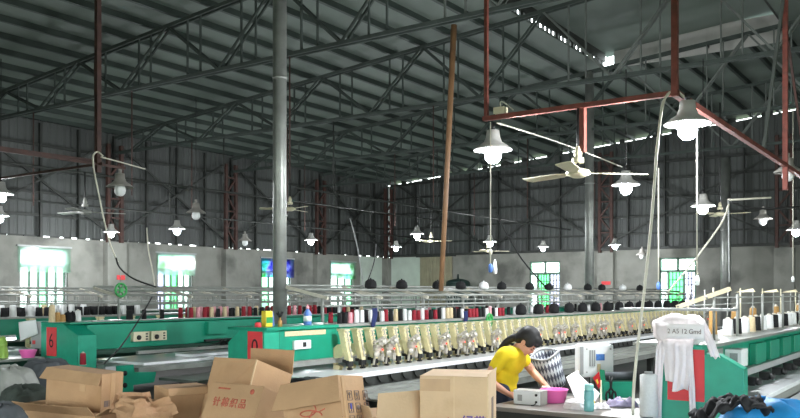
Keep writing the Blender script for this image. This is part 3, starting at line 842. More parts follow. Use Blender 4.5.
# right machine: big cones in white and black pairs
G5 = 'thread cones on the right machine'
order = (728, 'w', 736.6, 'b', 744.7, 'w', 750.6, 'e', 756, 'b', 762, 'w', 769, 'w', 774, 'b', 779, 'w', 784, 'b', 788.5, 'w', 792.5, 'w', 796, 'b', 799.5, 'w')
nth = {'w': 0, 'b': 0, 'e': 0}
ordn = ['first', 'second', 'third', 'fourth', 'fifth', 'sixth', 'seventh', 'eighth']
for px, c in zip(order[::2], order[1::2]):
    kd = {'w': 'white_thread', 'b': 'black_thread', 'e': 'beige_thread'}[c]
    p = at_y(px, 335, 1.86)
    lab = '%s %s thread cone from the near end of the right machine tray, front row' % (ordn[nth[c]], NM[kd]) if c != 'e' else 'only beige cone in the front row of the right machine tray'
    nth[c] += 1
    cone(kd, (p.x, 1.86, 1.265), lab, G5, .048, .165, True)
for i, px in enumerate((735, 753, 776, 798)):
    p = at_y(px, 326, 2.12)
    cone('gold_thread', (p.x, 2.12, 1.265), '%s tall golden cone from the near end, back row of the right machine' % ordn[i], G5, .042, .24, True)
p = at_y(713, 330, 2.02); cone('gold_thread', (p.x, 2.02, 1.265), 'tall golden cone beside the cloth heap on the right machine', G5, .04, .26, True)
# ================================================================== CARTONS
def carton(label, TL, TR, zt, depth, zb, m='carton', flaps=(), roll=0, pitch=0, closed=True, yaw=None, ht=None, wd=None, at=None, name='cardboard_carton', cat='carton', edge_tape=True):
    a = at_z(*TL, zt); b = at_z(*TR, zt); w = (b - a).length; ang = atan2(b.y - a.y, b.x - a.x); h = ht or (zt - zb)
    if yaw is not None: ang = yaw
    if wd: w = wd
    if at: a = Vector(at)
    t = thing(name, (0, 0, 0), label, cat, 'cardboard cartons in the front pile')
    M = Matrix.Translation((a.x, a.y, zt)) @ Matrix.Rotation(ang, 4, 'Z') @ Matrix.Rotation(roll, 4, 'Y') @ Matrix.Rotation(pitch, 4, 'X') @ Matrix.Translation((0, 0, -h))
    t.matrix_world = M
    th = .006; o = MB()
    o.span((0, 0, 0), (w, th, h)); o.span((0, depth - th, 0), (w, depth, h)); o.span((0, 0, 0), (th, depth, h)); o.span((w - th, 0, 0), (w, depth, h)); o.span((0, 0, 0), (w, depth, th))
    if closed: o.span((th, th, h - th), (w - th, depth - th, h - .001))
    o.build('carton_body', m, t, bevel=.003)
    for f in flaps:
        side, ln, an = f[:3]; sk = f[3] if len(f) > 3 else 0.03
        L = w if side in 'fb' else depth
        p = [(0, 0), (L, 0), (L - sk, ln), (sk, ln)]
        bend = f[4] if len(f) > 4 else 0
        q = MB()
        n = 8
        def fn(u, v, L=L, ln=ln, sk=sk, bend=bend):
            x = u * L; x = x + (sk if u < .5 else -sk) * v * abs(2 * u - 1)
            return Vector((x, v * ln, bend * sin(pi * u) * v * v + bend * .3 * sin(9 * u) * v))
        q.sheet(fn, n, 4, 0, False)
        fo = q.build('flap', m, t, solid=.006)
        an = radians(an)
        # hinge frame: x along the edge, y = inward, rotated up by 'an'
        E_ = {'f': ((0, 0, h), 0), 'r': ((w, 0, h), pi / 2), 'b': ((w, depth, h), pi), 'l': ((0, depth, h), -pi / 2)}[side]
        fo.matrix_local = Matrix.Translation(E_[0]) @ Matrix.Rotation(E_[1], 4, 'Z') @ Matrix.Rotation(an, 4, 'X')
    return t, w, h
# A small square carton with its flap folded down over the front
cA, w, h = carton('square brown carton, front flap folded down, below the red card 6', (47, 367), (103, 375), 1.03, .24, .684, yaw=radians(-80), wd=.61, roll=radians(3.5), flaps=[('f', .105, 238, -.02, .0)])
MB().span((w * .62, -.004, h - .16), (w * .72, .0, h - .02)).build('tape_strip', 'tape', cA)
m = MB()
m.span((w, .10, .0), (w + .003, .15, h)); m.build('tape_strip', 'tape', cA)
m = MB(); 
for i in range(3): m.box((w + .001, .06 + i * .06, .1), (.003, .05, .05)); 
m.build('print_marks', 'grey_ink', cA)
carton('wide flat carton under the square one at the lower left, front flap raised', (22, 425), (112, 429), .68, .55, 0.0, yaw=radians(-82), wd=.80, at=(3.90, 6.50, .68), flaps=[('f', .13, 140, -.03, .01), ('r', .13, 150, .02, .0), ('l', .12, 160, .02)])
# C crumpled brown carton
p = at_z(143, 398, .85)
t = thing('crumpled_carton', (p.x, p.y, .5), 'crushed brown carton with crumpled open flaps right of the square carton', 'carton', 'cardboard cartons in the front pile', -.25)
def crump(q):
    return 1 + .16 * noise.noise(q * 2.7 + Vector((3, 1, 7))) + .07 * noise.noise(q * 7)
def cf(u, v):
    a = u * 2 * pi; sq = 1 / max(abs(cos(a)), abs(sin(a))) ** .75
    q = Vector((cos(a), sin(a), v * 2)); k = 1 + .13 * noise.noise(q * 1.9 + Vector((5, 2, 1)))
    return Vector((.17 * sq * cos(a) * k, .22 * sq * sin(a) * k, .0 + v * (.24 + .05 * noise.noise(q * 1.3))))
m = MB(); m.sheet(cf, 28, 8, 0, False); m.build('carton_body', 'paper_crumple', t, solid=.005)
for i, (x0, y0, ang, ln, tilt) in enumerate(((-.17, -.0, -pi / 2, .2, 60), (.0, -.22, 0, .2, 58), (.18, .0, pi / 2, .18, 40), (0, .2, pi, .2, 85))):
    q = MB()
    def ff(u, v, i=i):
        nn = noise.noise(Vector((u * 3 + i * 7, v * 3, 2.2)))
        return Vector(((u - .5) * .36 * (1 - .25 * v), v * .14, .05 * nn + .03 * sin(6 * u + i)))
    q.sheet(ff, 7, 6, 0, False); fo = q.build('flap', 'paper_crumple', t, solid=.004)
    fo.matrix_local = Matrix.Translation((x0, y0, .235)) @ Matrix.Rotation(ang, 4, 'Z') @ Matrix.Rotation(radians(tilt), 4, 'X')
# D
cD, w, h = carton('small brown carton in shadow between the crushed one and the printed one', (168, 389), (212, 386), .90, .32, .5, flaps=[('f', .06, 245, .0)])
# E large open carton with its flap standing up
cE, w, h = carton('big open carton behind the printed one, rear flap standing up before the red card 0', (214.5, 357), (257, 359.6), 1.13, .44, .5, pitch=radians(-20), closed=True, ht=.5,
       flaps=[('b', .2, 74, -.01)])
MB().span((w - .008, -.003, 0), (w + .003, .006, h)).build('edge_tape', 'carton_edge', cE)
# F printed carton lying tilted
cF, w, h = carton('tilted carton printed with four red characters, leaning on the big open carton', (212, 382), (264, 386.4), .985, .32, .5, 'carton', pitch=radians(-24), ht=.40)
text_mesh('red_print', '针棉织品', .076, basis((w * .46, -.003, h * .63), (1, 0, 0), (0, 0, 1)), 'red_ink', cF, .001, .0012, 1.0, 1.28)
m = MB()
for i in range(9): m.box((w * .18 + i * .0135, -.002, h * .9), (.009, .003, .012))
m.build('print_marks', 'red_ink', cF)
m = MB()
for i in range(16): m.box((w * .14 + i * .013, -.002, h * .30 - .0 * i), (.009, .003, .014))
m.build('print_marks', 'red_ink', cF)
m = MB(); m.lathe([(.012, 0), (.02, 0), (.02, .003), (.012, .003)], (w * .82, -.0, h * .88), 14, 0, Matrix.Rotation(pi / 2, 3, 'X')); m.build('print_marks', 'red_ink', cF)
# G carton with broad front flap and icons on its side
cG, w, h = carton('carton with a broad flap over a red scribble and handling icons on its side', (281, 385), (339, 388), 1.05, .34, .5, 'carton', roll=radians(-11), pitch=radians(-6),
       flaps=[('f', .185, 243, -.04, .012)])
m = MB(); pts = [(w * .45 + .09 * cos(a) * (1 - a / 14), -.004, h - .235 + .03 * sin(a) + .008 * a) for a in [i * .35 for i in range(22)]]
m.tube(pts, .0045, 5)
m.tube([(w * .4, -.004, h - .26), (w * .5, -.004, h - .205), (w * .62, -.004, h - .21), (w * .72, -.004, h - .195)], .004, 5); m.build('red_scribble', 'red_ink', cG)
MB().span((w, .03, h - .01), (w + .003, .06, h - .5)).build('tape_strip', 'tape', cG)
m = MB()
def icon(y, z, kind):
    x = w + .002
    for a, b in (((y - .03, z - .03), (y + .03, z - .03)), ((y - .03, z + .03), (y + .03, z + .03)), ((y - .03, z - .03), (y - .03, z + .03)), ((y + .03, z - .03), (y + .03, z + .03))):
        m.bar((x, *a), (x, *b), .004, .004)
    if kind == 0: m.bar((x, y, z - .02), (x, y, z + .02), .006); m.bar((x, y - .012, z + .006), (x, y, z + .02), .005); m.bar((x, y + .012, z + .006), (x, y, z + .02), .005)
    if kind == 1: m.box((x, y, z + .008), (.003, .024, .02)); m.bar((x, y, z - .022), (x, y, z), .005); m.bar((x, y - .012, z - .022), (x, y + .012, z - .022), .004)
    if kind == 2: m.lathe([(.008, 0), (.018, 0), (.018, .003), (.008, .003)], (x - .001, y, z), 12, 0, Matrix.Rotation(pi / 2, 3, 'Y'))
for i, y in enumerate((.12, .22, .34)):
    for j, z in enumerate((h - .13, h - .21, h - .29)):
        m = MB(); icon(y, z, (i + j) % 3); m.build('handling_icon', 'grey_ink', cG)
m = MB(); m.box((w + .003, .12, h - .2), (.003, .02, .035)); m.box((w + .003, .12, h - .3), (.003, .02, .02)); m.build('blue_print', 'blue_ink', cG)
# H open carton, flaps standing
cH, w, h = carton('pale open carton, flap upright, left of the carton with purple characters', (376, 425), (424, 420), .80, .28, .5, 'carton_pale', closed=False,
       flaps=[('f', .20, 84, .03), ('r', .2, 118, .1), ('l', .12, 104, .04), ('b', .1, 150, .02)])
# I large pale carton with purple characters
cI, w, h = carton('large pale carton with purple characters low on its front, beside the woman', (420, 375.5), (488, 377), 1.105, .50, .5, 'carton_pale', flaps=[('r', .02, 92, .0)])
text_mesh('purple_print', '绿带', .082, basis((w * .795, -.003, h - .30), (1, 0, 0), (0, 0, 1)), 'purple_ink', cI, .001, .002)
text_mesh('red_print', '山', .06, basis((w * .42, -.003, h - .30), (1, 0, 0), (0, 0, 1)), 'red_ink', cI, .001, .0)
MB().span((w * .0, -.003, h - .1), (w * .45, .0, h - .02)).build('tape_strip', 'tape', cI)
MB().span((w * .5, -.003, h - .3), (w * .51, .0, h)).build('crease', 'carton_edge', cI)
MB().span((w, .2, h - .32), (w + .003, .3, h - .16)).build('print_marks', 'grey_ink', cI)
MB().span((w - .006, -.003, 0), (w + .003, .008, h)).build('edge_tape', 'carton_edge', cI)
t = thing('packing_table', (4.7, 3.62, 0), 'low grey packing table carrying the pile of cartons', 'table')
MB().span((-.95, -1.95, .46), (.95, 1.95, .5)).build('tabletop', 'grey_table', t)
for sx in (-.85, .85):
    for sy in (-1.8, 1.8): MB().span((sx - .03, sy - .03, 0), (sx + .03, sy + .03, .46)).build('leg', 'dark_steel', t)

# ================================================================== BUNDLES AND SACKS
def bundle(name, px, py, d, r, label, cat, m, seed, group=None, yscale=1.0, zb=0.0, amp=.22):
    p = at_d(px, py, d); hgt = p.z - zb
    o = MB()
    def fn(u, v):
        a = u * 2 * pi; th = v * pi * .5
        prof = max(0, cos(th)) ** .45 * (1 + .05 * sin(v * 7)); zz = sin(th) ** .75
        q = Vector((cos(a), sin(a), v * 2.2))
        k = 1 + amp * noise.noise(q * 1.4 + Vector((seed, 0, 0))) + amp * .55 * noise.noise(q * 3.6 + Vector((0, seed, 0))) + amp * .3 * noise.noise(q * 8 + Vector((0, 0, seed)))
        sq = 1 / max(abs(cos(a)), abs(sin(a))) ** .5
        return Vector((r * sq * cos(a) * prof * k, r * yscale * sq * sin(a) * prof * k, hgt * zz * (1 + .05 * noise.noise(q * 2 + Vector((0, seed, 4)))) if v > 0 else 0))
    o.sheet(fn, 56, 40); ob = o.build(name, m, None, (p.x, p.y, zb))
    return tag(ob, label, cat, group)
bundle('fabric_bundle', 10, 367, 7.75, .26, 'pale grey bundle of cloth wrapped in shiny clear plastic at the left edge', 'bundle', 'wrapped_cloth', 2.3, None, 1.1, 0, .12)
bundle('garment_heap', 47, 360, 8.7, .30, 'dark grey heap of garments behind the square carton', 'garments', 'grey_garment', 7.1, None, 1.1, 0, .3)
bundle('garment_heap', 22, 386, 7.25, .24, 'dark olive heap of garments below the plastic wrapped bundle', 'garments', 'olive_garment', 4.4, None, .9, 0, .3)
bundle('garment_heap', 3, 404, 6.35, .20, 'blue grey bundle of cloth in the bottom left corner', 'garments', 'grey_garment', 9.4, None, 1, 0, .16)
bs = bundle('blue_sack', 766, 400.5, 5.05, .33, 'bright blue woven sack in front of the right machine', 'sack', 'blue_sack', 5.5, None, 1.15, 0, .16)
p = at_d(725, 412, 4.72); 
def bag_black(u, v):
    q = Vector((u * 3, v * 3, 1.7))
    x = (u - .5) * .40; y = (v - .5) * .26
    z = .06 * noise.noise(q * 1.2) + .05 * noise.noise(q * 3) + .07 * (1 - (2 * u - 1) ** 2) - .05 * (1 - u) + .07 * max(0, u - .78) * 5 * (1 - abs(2 * v - 1))
    return Vector((x, y, z))
c = bs.location
o = MB().sheet(bag_black, 34, 22).build('black_bag', 'black_cloth', None, (0, 0, 0), solid=.012)
pp = at_d(730, 411, 4.86); o.location = (pp.x, pp.y, pp.z); o.rotation_euler = (0, 0, YAW - pi / 2)
tag(o, 'crumpled black plastic bag lying on the blue sack', 'bag')

# ================================================================== DESK AND WHAT STANDS ON IT
DZ = .75
t = thing('work_desk', (5.86, 1.98, 0), 'grey work desk with the pink bowl and the teal bottle on it', 'desk')
MB().span((0, .02, DZ - .035), (1.15, 1.24, DZ)).build('desk_top', 'desk_top', t, bevel=.004)
MB().span((.04, .06, DZ - .1), (1.1, 1.2, DZ - .035)).build('apron', 'dark_steel', t)
for sx in (.05, 1.05):
    for sy in (.07, 1.14): MB().span((sx, sy, 0), (sx + .05, sy + .05, DZ - .1)).build('leg', 'dark_steel', t)
MB().span((1.1, .06, .2), (1.12, 1.2, DZ - .1)).build('back_panel', 'dark_green', t)
def on(px, py, z=DZ): return at_z(px, py, z)
# white device box
p = on(527, 405)
t = thing('controller_box', (p.x, p.y, DZ), 'white box shaped controller on the left end of the desk, before the woman', 'controller', rz=0)
MB().span((0, -.12, 0.0), (.13, .12, .118)).build('case', 'grey_enamel', t, bevel=.006)
f = MB().span((-.006, -.116, .004), (0, .116, .114)).build('front_plate', 'white_plastic', t)
MB().lathe([(.011, 0), (.011, .008), (0, .008)], (-.006, -.085, .085), 10, 0, Matrix.Rotation(-pi / 2, 3, 'Y')).build('knob', 'black_metal', f)
MB().lathe([(.009, 0), (.009, .008), (0, .008)], (-.006, -.085, .03), 10, 0, Matrix.Rotation(-pi / 2, 3, 'Y')).build('knob', 'black_metal', f)
MB().box((-.008, .06, .055), (.004, .04, .05)).build('sticker', 'grey_plastic', f)
MB().tube(smooth_path([(-.012, -.085, .03), (-.04, -.085, .012), (-.05, -.06, .006)]), .004, 5).build('lead', 'cable_black', t)
# pink bowl
p = on(551, 403)
t = thing('plastic_bowl', (p.x + .06, p.y, DZ), 'bright pink plastic bowl on the desk', 'bowl')
MB().lathe([(.0, .0), (.085, .0), (.09, .006), (.112, .1), (.118, .106), (.116, .11), (.108, .104), (.085, .012), (0, .01)], (0, 0, 0), 28).build('bowl_body', 'pink_plastic', t)
# patterned bag leaning back
p = at_d(551.5, 391.5, 7.55)
t = thing('patterned_bag', (p.x + .05, p.y + .0, DZ), 'tall bag with a dark lattice pattern leaning behind the pink bowl', 'bag')
Mt = Matrix.Rotation(radians(-17), 3, (FW[0], FW[1], 0)) @ Matrix.Rotation(radians(10), 3, (RT[0], RT[1], 0))
MB().lathe([(.0, .03), (.11, .03), (.125, .05), (.13, .2), (.14, .345), (.132, .345), (.12, .2), (.1, .06), (0, .06)], (0, 0, .02), 28, 0, Mt).build('bag_body', 'bag_pattern', t)
m = MB(); m.tube([Mt @ Vector((.139 * cos(a), .139 * sin(a), .345 + .012 * sin(3 * a))) + Vector((0, 0, .02)) for a in [i * 2 * pi / 24 for i in range(25)]], .011, 6); m.build('rim', 'grey_plastic', t)
p = on(546, 391)
tag(bundle('cloth_lump', 546, 386, 7.05, .05, 'small cream rag between the bag and the pink bowl', 'cloth', 'cream_plastic', 3.1, None, 1, DZ, .2), None)
# papers
def paper(name, corners, label, cat='paper', m='paper', bend=.02, seed=1):
    a, b, c, d = [Vector(q) for q in corners]; n = (b - a).cross(d - a).normalized()
    def fn(u, v): return a.lerp(b, u).lerp(d.lerp(c, u), v) + n * (bend * sin(pi * u) * cos(2 * v + seed) + bend * .4 * sin(5 * v + seed))
    return tag(MB().sheet(fn, 8, 10).build(name, m, None, solid=.003), label, cat)
paper('paper_sheet', (at_d(566, 377, 7.1), at_d(578, 370, 7.15), at_d(588, 406, 6.5), at_d(579, 409, 6.5)), 'long white paper hanging slanted under the white control panel', bend=.01, seed=2)
paper('paper_sheet', (at_d(577, 373, 7.12), at_d(600, 394, 6.85), at_d(592, 405, 6.62), at_d(578, 398, 6.7)), 'creased white paper spread behind the teal bottle', bend=.012, seed=5)
tag(bundle('white_rag', 575, 399, 6.5, .065, 'crumpled white rag between the pink bowl and the teal bottle', 'cloth', 'white_cloth', 8.8, None, 1.2, DZ, .25), None)
# control panel on a post
c = at_d(594, 360, 7.3)
t = thing('machine_controller', (c.x, c.y, 0), 'white machine control panel with a blue screen above the desk', 'control panel', rz=YAW - pi / 2 + .12)
def cp(x, z): return x, z
m = MB(); poly = [(-.155, -.13), (-.11, -.15), (.12, -.135), (.16, -.10), (.16, .135), (-.12, .145), (-.155, .13)]
m.prism(poly, -.05, .06, 'y'); bd = m.build('case', 'white_plastic', t, (0, 0, c.z), bevel=.01)
MB().span((-.145, -.056, -.12), (-.115, -.05, .12)).build('side_trim', 'grey_plastic', bd)
MB().span((.0, -.058, .0), (.075, -.05, .055)).build('screen', 'screen_blue', bd)
m = MB()
for i in range(3): m.span((-.06 + i * .02, -.056, -.05), (-.048 + i * .02, -.05, .09))
m.build('vent_lines', 'grey_plastic', bd)
m = MB(); m.span((.01, -.058, -.10), (.04, -.05, -.03)); m.build('key_pad', 'beige_thread', bd)
m = MB(); m.box((.13, -.055, .1), (.012, .01, .012)); m.box((-.085, -.055, .1), (.01, .01, .01)); m.box((-.085, -.055, -.1), (.01, .01, .01)); m.build('screw', 'grey_enamel', bd)
MB().tube([(.0, .05, DZ - .015), (.0, .05, c.z)], .016, 8).build('post', 'rack_steel', t)
MB().lathe([(.07, DZ), (.07, DZ + .012), (0, DZ + .012)], (0, .05, 0), 16).build('post_foot', 'rack_steel', t)
# teal bottle
p = on(589, 411)
t = thing('water_bottle', (p.x, p.y, DZ), 'clear teal drinking bottle with a pale lid on the desk', 'bottle')
MB().lathe([(0, 0), (.036, 0), (.038, .01), (.038, .07), (.034, .08), (.038, .09), (.038, .15), (.03, .165)], (0, 0, 0), 20).build('bottle_body', 'bottle_teal', t)
MB().lathe([(.034, .16), (.036, .165), (.036, .2), (.03, .206), (0, .206)], (0, 0, 0), 20).build('lid', 'bottle_lid', t)
# tray and grey roll beyond
p = at_d(619, 389, 7.0)
t = thing('green_crate', (p.x, p.y, DZ), 'small green box behind the black scissors on the desk', 'box', rz=YAW - pi / 2)
MB().span((-.13, 0, 0), (.12, .16, .155)).build('box_body', 'panel_green', t, bevel=.005)
MB().span((-.125, .005, .155), (.115, .155, .16)).build('lid', 'dark_green', t)
p = at_d(619, 380, 7.08)
tag(MB().tube([(-.15, 0, 0), (.15, 0, 0)], .036, 14).build('fabric_roll', 'grey_garment', None, (p.x, p.y, DZ + .196), rot=(0, 0, YAW - pi / 2)), 'grey cloth roll lying on top of the small green box', 'roll')
p = at_d(623, 399, 6.7)
tag(MB().tube([(-.06, 0, 0), (.08, 0, 0)], .028, 12).build('metal_tube', 'rack_steel', None, (p.x, p.y, DZ + .03), rot=(0, 0, YAW - pi / 2)), 'shiny metal tube on the desk in front of the small green box', 'tube')
# flags in a little stand
p = on(601, 405)
t = thing('pen_stand', (p.x, p.y, DZ), 'little stand holding a red and a green pennant on the desk', 'pen stand', rz=YAW - pi / 2)
MB().lathe([(0, 0), (.03, 0), (.03, .01), (.008, .015), (.006, .2), (0, .2)], (0, 0, 0), 12).build('stand', 'cream_plastic', t)
q = MB().add([(-.015, 0, .27), (-.065, .0, .22), (-.02, -.01, .13), (.0, .0, .16)], [(0, 1, 2, 3)]).build('red_pennant', 'flag_red', t, solid=.004)
MB().add([(-.03, -.003, .21), (-.045, -.005, .2), (-.03, -.008, .165), (-.02, -.005, .18)], [(0, 1, 2, 3)]).build('pennant_emblem', 'can_yellow', q, solid=.006)
MB().add([(-.01, .005, .285), (.03, .005, .28), (.035, .0, .19), (.0, .0, .15)], [(0, 1, 2, 3)]).build('green_pennant', 'flag_green', t, solid=.004)
p = on(599, 404)
tag(MB().lathe([(0, 0), (.03, 0), (.028, .035), (.015, .045), (0, .045)], (0, 0, 0), 14).build('yellow_lid', 'can_yellow', None, (p.x - .09, p.y + .03, DZ)), 'small yellow cap left of the pennant stand', 'cap')
# black scissors standing open
p = on(611, 402)
t = thing('scissors', (p.x, p.y, DZ), 'black fabric scissors standing with handles down on the desk', 'scissors', rz=YAW - pi / 2)
t.scale = (1.12, 1.12, 1.12)
for s in (-1, 1):
    MB().tube([(s * .012, 0, .19), (0, s * .004, .1), (-s * .02, s * .004, .075)], [.003, .01, .008], 6).build('blade', 'black_metal', t)
    MB().tube([(s * (.022 + .014 * cos(a)), 0, .042 + .036 * sin(a)) for a in [i * 2 * pi / 16 for i in range(17)]], .008, 6).build('handle', 'black_metal', t)
# cloths and small papers
def fold_cloth(name, px, py, w, d, h, label, m, seed, cat='cloth'):
    p = on(px, py); o = MB()
    def fn(u, v):
        q = Vector((u * 4, v * 3, seed)); e = min(1, 6 * u * (1 - u) + .02) * min(1, 6 * v * (1 - v) + .02)
        return Vector(((u - .5) * w, (v - .5) * d, .004 + h * e * (.65 + .6 * noise.noise(q * 1.5) + .25 * noise.noise(q * 4))))
    o.sheet(fn, 26, 18); return tag(o.build(name, m, None, (p.x, p.y, DZ), rot=(0, 0, YAW - pi / 2), solid=.004), label, cat)
fold_cloth('folded_cloth', 622, 406, .24, .16, .07, 'lavender checked cloth folded below the scissors', 'lavender_cloth', 3.3)
fold_cloth('white_cloth', 601, 409, .13, .1, .05, 'white crumpled cloth left of the lavender cloth', 'white_cloth', 6.1)
# big white thread roll
p = on(646, 417)
t = thing('thread_roll', (p.x + .06, p.y, DZ), 'large white thread roll standing at the right end of the desk', 'thread roll')
MB().lathe([(0, 0), (.064, 0), (.066, .01), (.062, .30), (.045, .308), (0, .308)], (0, 0, 0), 24).build('wound_thread', 'white_thread', t)
MB().lathe([(.03, .30), (.032, .325), (.012, .325), (0, .325)], (0, 0, 0), 14).build('core', 'grey_plastic', t)
# ================================================================== CLOTH HEAP ON THE RIGHT MACHINE
p = at_x(688.5, 343, 6.2)
def heap(q): return 1 + .2 * noise.noise(q * 1.8 + Vector((2, 0, 0))) + .1 * noise.noise(q * 4.5)
tb = thing('cloth_heap', (6.22, p.y + .02, 1.275), 'heap of pale pinkish white cloth with strips hanging down the right machine end', 'cloth')
MB().ball((0, 0.05, .10), (.14, .195, .125), 40, 0, heap).build('heap', 'white_cloth', tb)
def strip(y0, y1, z0, z1, amp, seed, x=-.14):
    m = MB()
    def fn(u, v):
        y = y0 + (y1 - y0) * u + .012 * sin(3 * v + seed)
        xx = x + amp * sin(u * 14 + seed) * (.35 + .65 * v) + .01 * noise.noise(Vector((u * 3, v * 4, seed)))
        if v < .12: xx += (1 - v / .12) * .10
        return Vector((xx, y, z0 + (z1 - z0) * v + (.04 * (1 - v / .12) if v < .12 else 0) + .012 * sin(u * 5 + seed) * v))
    m.sheet(fn, 26, 26); return m.build('hanging_strip', 'white_cloth', tb, solid=.005)
Y = lambda px, py=360: at_x(px, py, 6.08).y - tb.location.y
Zr = lambda py: at_x(690, py, 6.08).z - 1.275
strip(Y(664), Y(689), .06, Zr(384), .010, 1.0); strip(Y(674), Y(690), .05, Zr(391), .008, 4.0, -.155)
strip(Y(688), Y(694), .05, Zr(421), .006, 2.0, -.15); strip(Y(655), Y(663), .05, Zr(423), .008, 5.0, -.14)
m = MB()
def tail(u, v):
    return Vector((-.10 - .05 * v + .006 * sin(12 * u), Y(700) + (Y(716) - Y(700)) * v + (u - .5) * .06, .16 - .19 * v - .05 * v * v + .01 * sin(9 * u)))
m.sheet(tail, 8, 16); m.build('hanging_strip', 'white_cloth', tb, solid=.005)
tg = MB(); tg.sheet(lambda u, v: Vector((-.165 - .012 * sin(pi * u), Y(667.5) + (Y(705) - Y(667.5)) * u, .05 + .105 * v)), 10, 4)
tg = tg.build('paper_tag', 'tag_white', tb, solid=.003)
text_mesh('handwriting', '2 A5 12 Gmd', .048, basis((-.186, (Y(667.5) + Y(705)) / 2, .10), (0, -1, 0), (0, 0, 1)), 'grey_ink', tg, .001, 0, .9)
# things standing on the middle machine tray
def on_tray(px, y=6.06): q = at_y(px, 326, y); return (q.x, y, 1.30)
t = thing('oil_can', on_tray(267), 'yellow oil can standing on the middle machine left of the grey pillar', 'can')
MB().span((-.05, -.035, 0), (.05, .035, .165)).build('can_body', 'can_yellow', t, bevel=.008)
MB().lathe([(.02, .165), (.02, .18), (.012, .182), (.01, .205), (0, .206)], (.02, 0, 0), 12).build('cap', 'black_metal', t)
MB().span((-.045, -.037, .04), (.045, -.034, .1)).build('paper_label', 'leaf_green', t)
tag(MB().lathe([(0, 0), (.035, 0), (.033, .04), (.02, .05), (0, .05)], (0, 0, 0), 14).build('red_cap', 'sign_red', None, on_tray(258)), 'small round red cap left of the yellow oil can', 'cap')
t = thing('spray_bottle', on_tray(307.5), 'blue spray bottle with a pink top on the middle machine right of the pillar', 'bottle')
MB().lathe([(0, 0), (.042, 0), (.044, .01), (.044, .13), (.02, .165), (.016, .18)], (0, 0, 0), 18).build('bottle_body', 'bottle_blue', t)
MB().lathe([(.018, .175), (.018, .2), (.01, .205), (.008, .225), (0, .226)], (0, 0, 0), 12).build('nozzle', 'pink_thread', t)
MB().lathe([(.0455, .04), (.0455, .1)], (0, 0, 0), 18).build('paper_label', 'white_plastic', t)
tag(MB().lathe([(0, 0), (.06, 0), (.06, .02), (0, .022)], (0, 0, 0), 18).build('white_dish', 'white_plastic', None, on_tray(318)), 'flat white dish on the middle machine right of the blue spray bottle', 'dish')
t = thing('brush_pot', on_tray(280, 5.98), 'small pot with a black brush tuft in front of the grey pillar', 'brush')
MB().lathe([(0, 0), (.025, 0), (.022, .06), (.01, .07), (.01, .1), (0, .1)], (0, 0, 0), 12).build('pot', 'gold_thread', t)
m = MB()
for i in range(14):
    a = i * 2.4; m.tube([(0, 0, .09), (.035 * cos(a), .035 * sin(a), .135 + .01 * (i % 3))], .006, 4)
m.build('bristles', 'black_cloth', t)
tag(MB().lathe([(.02, 0), (.022, .02), (.012, .13), (.005, .16), (0, .16)], (0, 0, 0), 12).build('marker_pen', 'bottle_blue', None, on_tray(272.5, 6.12)), 'slim blue marker standing behind the yellow oil can', 'pen')
# green handwheels hung on racks, dark blue cloth strips
def wheel(pos, label):
    t = thing('spoked_wheel', pos, label, 'handwheel', 'green spoked wheels on the racks')
    Mr = Matrix.Rotation(pi / 2, 3, 'X')
    MB().tube([(.0 + .085 * cos(a), 0, .085 * sin(a)) for a in [i * 2 * pi / 24 for i in range(25)]], .016, 8).build('rim', 'leaf_green', t)
    for k in range(6):
        a = k * pi / 3; MB().bar((.02 * cos(a), 0, .02 * sin(a)), (.085 * cos(a), 0, .085 * sin(a)), .018, .018).build('spoke', 'leaf_green', t)
    MB().lathe([(.028, -.02), (.028, .02)], (0, 0, 0), 14, 0, Mr).build('hub', 'leaf_green', t)
    MB().tube([(0, 0, .085), (0, .02, .30)], .004, 4).build('hook', 'rack_steel', t)
wheel(at_y(489.5, 320, 5.78), 'green spoked wheel hanging from the middle rack left of the woman')
wheel(at_y(121, 290, 9.35) , 'green spoked wheel hanging in the rack above the machine with card 6')
def strip_cloth(px, py0, py1, label):
    a = at_y(px, py0, 5.84); b = at_y(px, py1, 5.84)
    o = MB().sheet(lambda u, v: Vector((a.x - .05 + .1 * u * (1 - .3 * v) + .015 * sin(5 * v), 5.84 + .02 * sin(8 * u), a.z + (b.z - a.z) * v)), 8, 12)
    tag(o.build('cloth_strip', 'navy_cloth', None, solid=.004), label, 'cloth', 'navy cloth strips on the middle rack')
strip_cloth(375, 308, 327, 'navy cloth strip tied to the left part of the middle rack')
strip_cloth(466, 311, 329, 'navy cloth strip tied to the middle rack left of the green wheel')
tag(cone_tree('red_thread', .038, .16, True), 'red thread cone on the table corner beside the end panel with card 6', 'thread cone').location = at_y(83, 365, 8.85)
# ================================================================== LEFT CORNER TABLE
t = thing('side_table', (5.75, 9.95, 0), 'grey side table at the left edge with the pink bowl on it', 'table')
MB().span((-.4, -.35, .82), (.28, 1.3, .85)).build('tabletop', 'grey_table', t)
for sx in (-.36, .2):
    for sy in (-.3, 1.2): MB().span((sx, sy, 0), (sx + .05, sy + .05, .82)).build('leg', 'dark_steel', t)
p = at_z(28, 357.5, .85)
t = thing('plastic_bowl', (p.x, p.y, .85), 'pink plastic bowl on the side table at the left edge', 'bowl')
MB().lathe([(.0, .0), (.07, .0), (.075, .006), (.105, .09), (.11, .095), (.1, .092), (.07, .012), (0, .01)], (0, 0, 0), 24).build('bowl_body', 'pink_plastic', t)
bundle('lime_bag', -1, 336, 10.3, .09, 'yellow green plastic bag on the side table at the very left edge', 'bag', 'lime_plastic', 2.2, None, 1, .85, .2)
p = at_d(17, 349, 10.75)
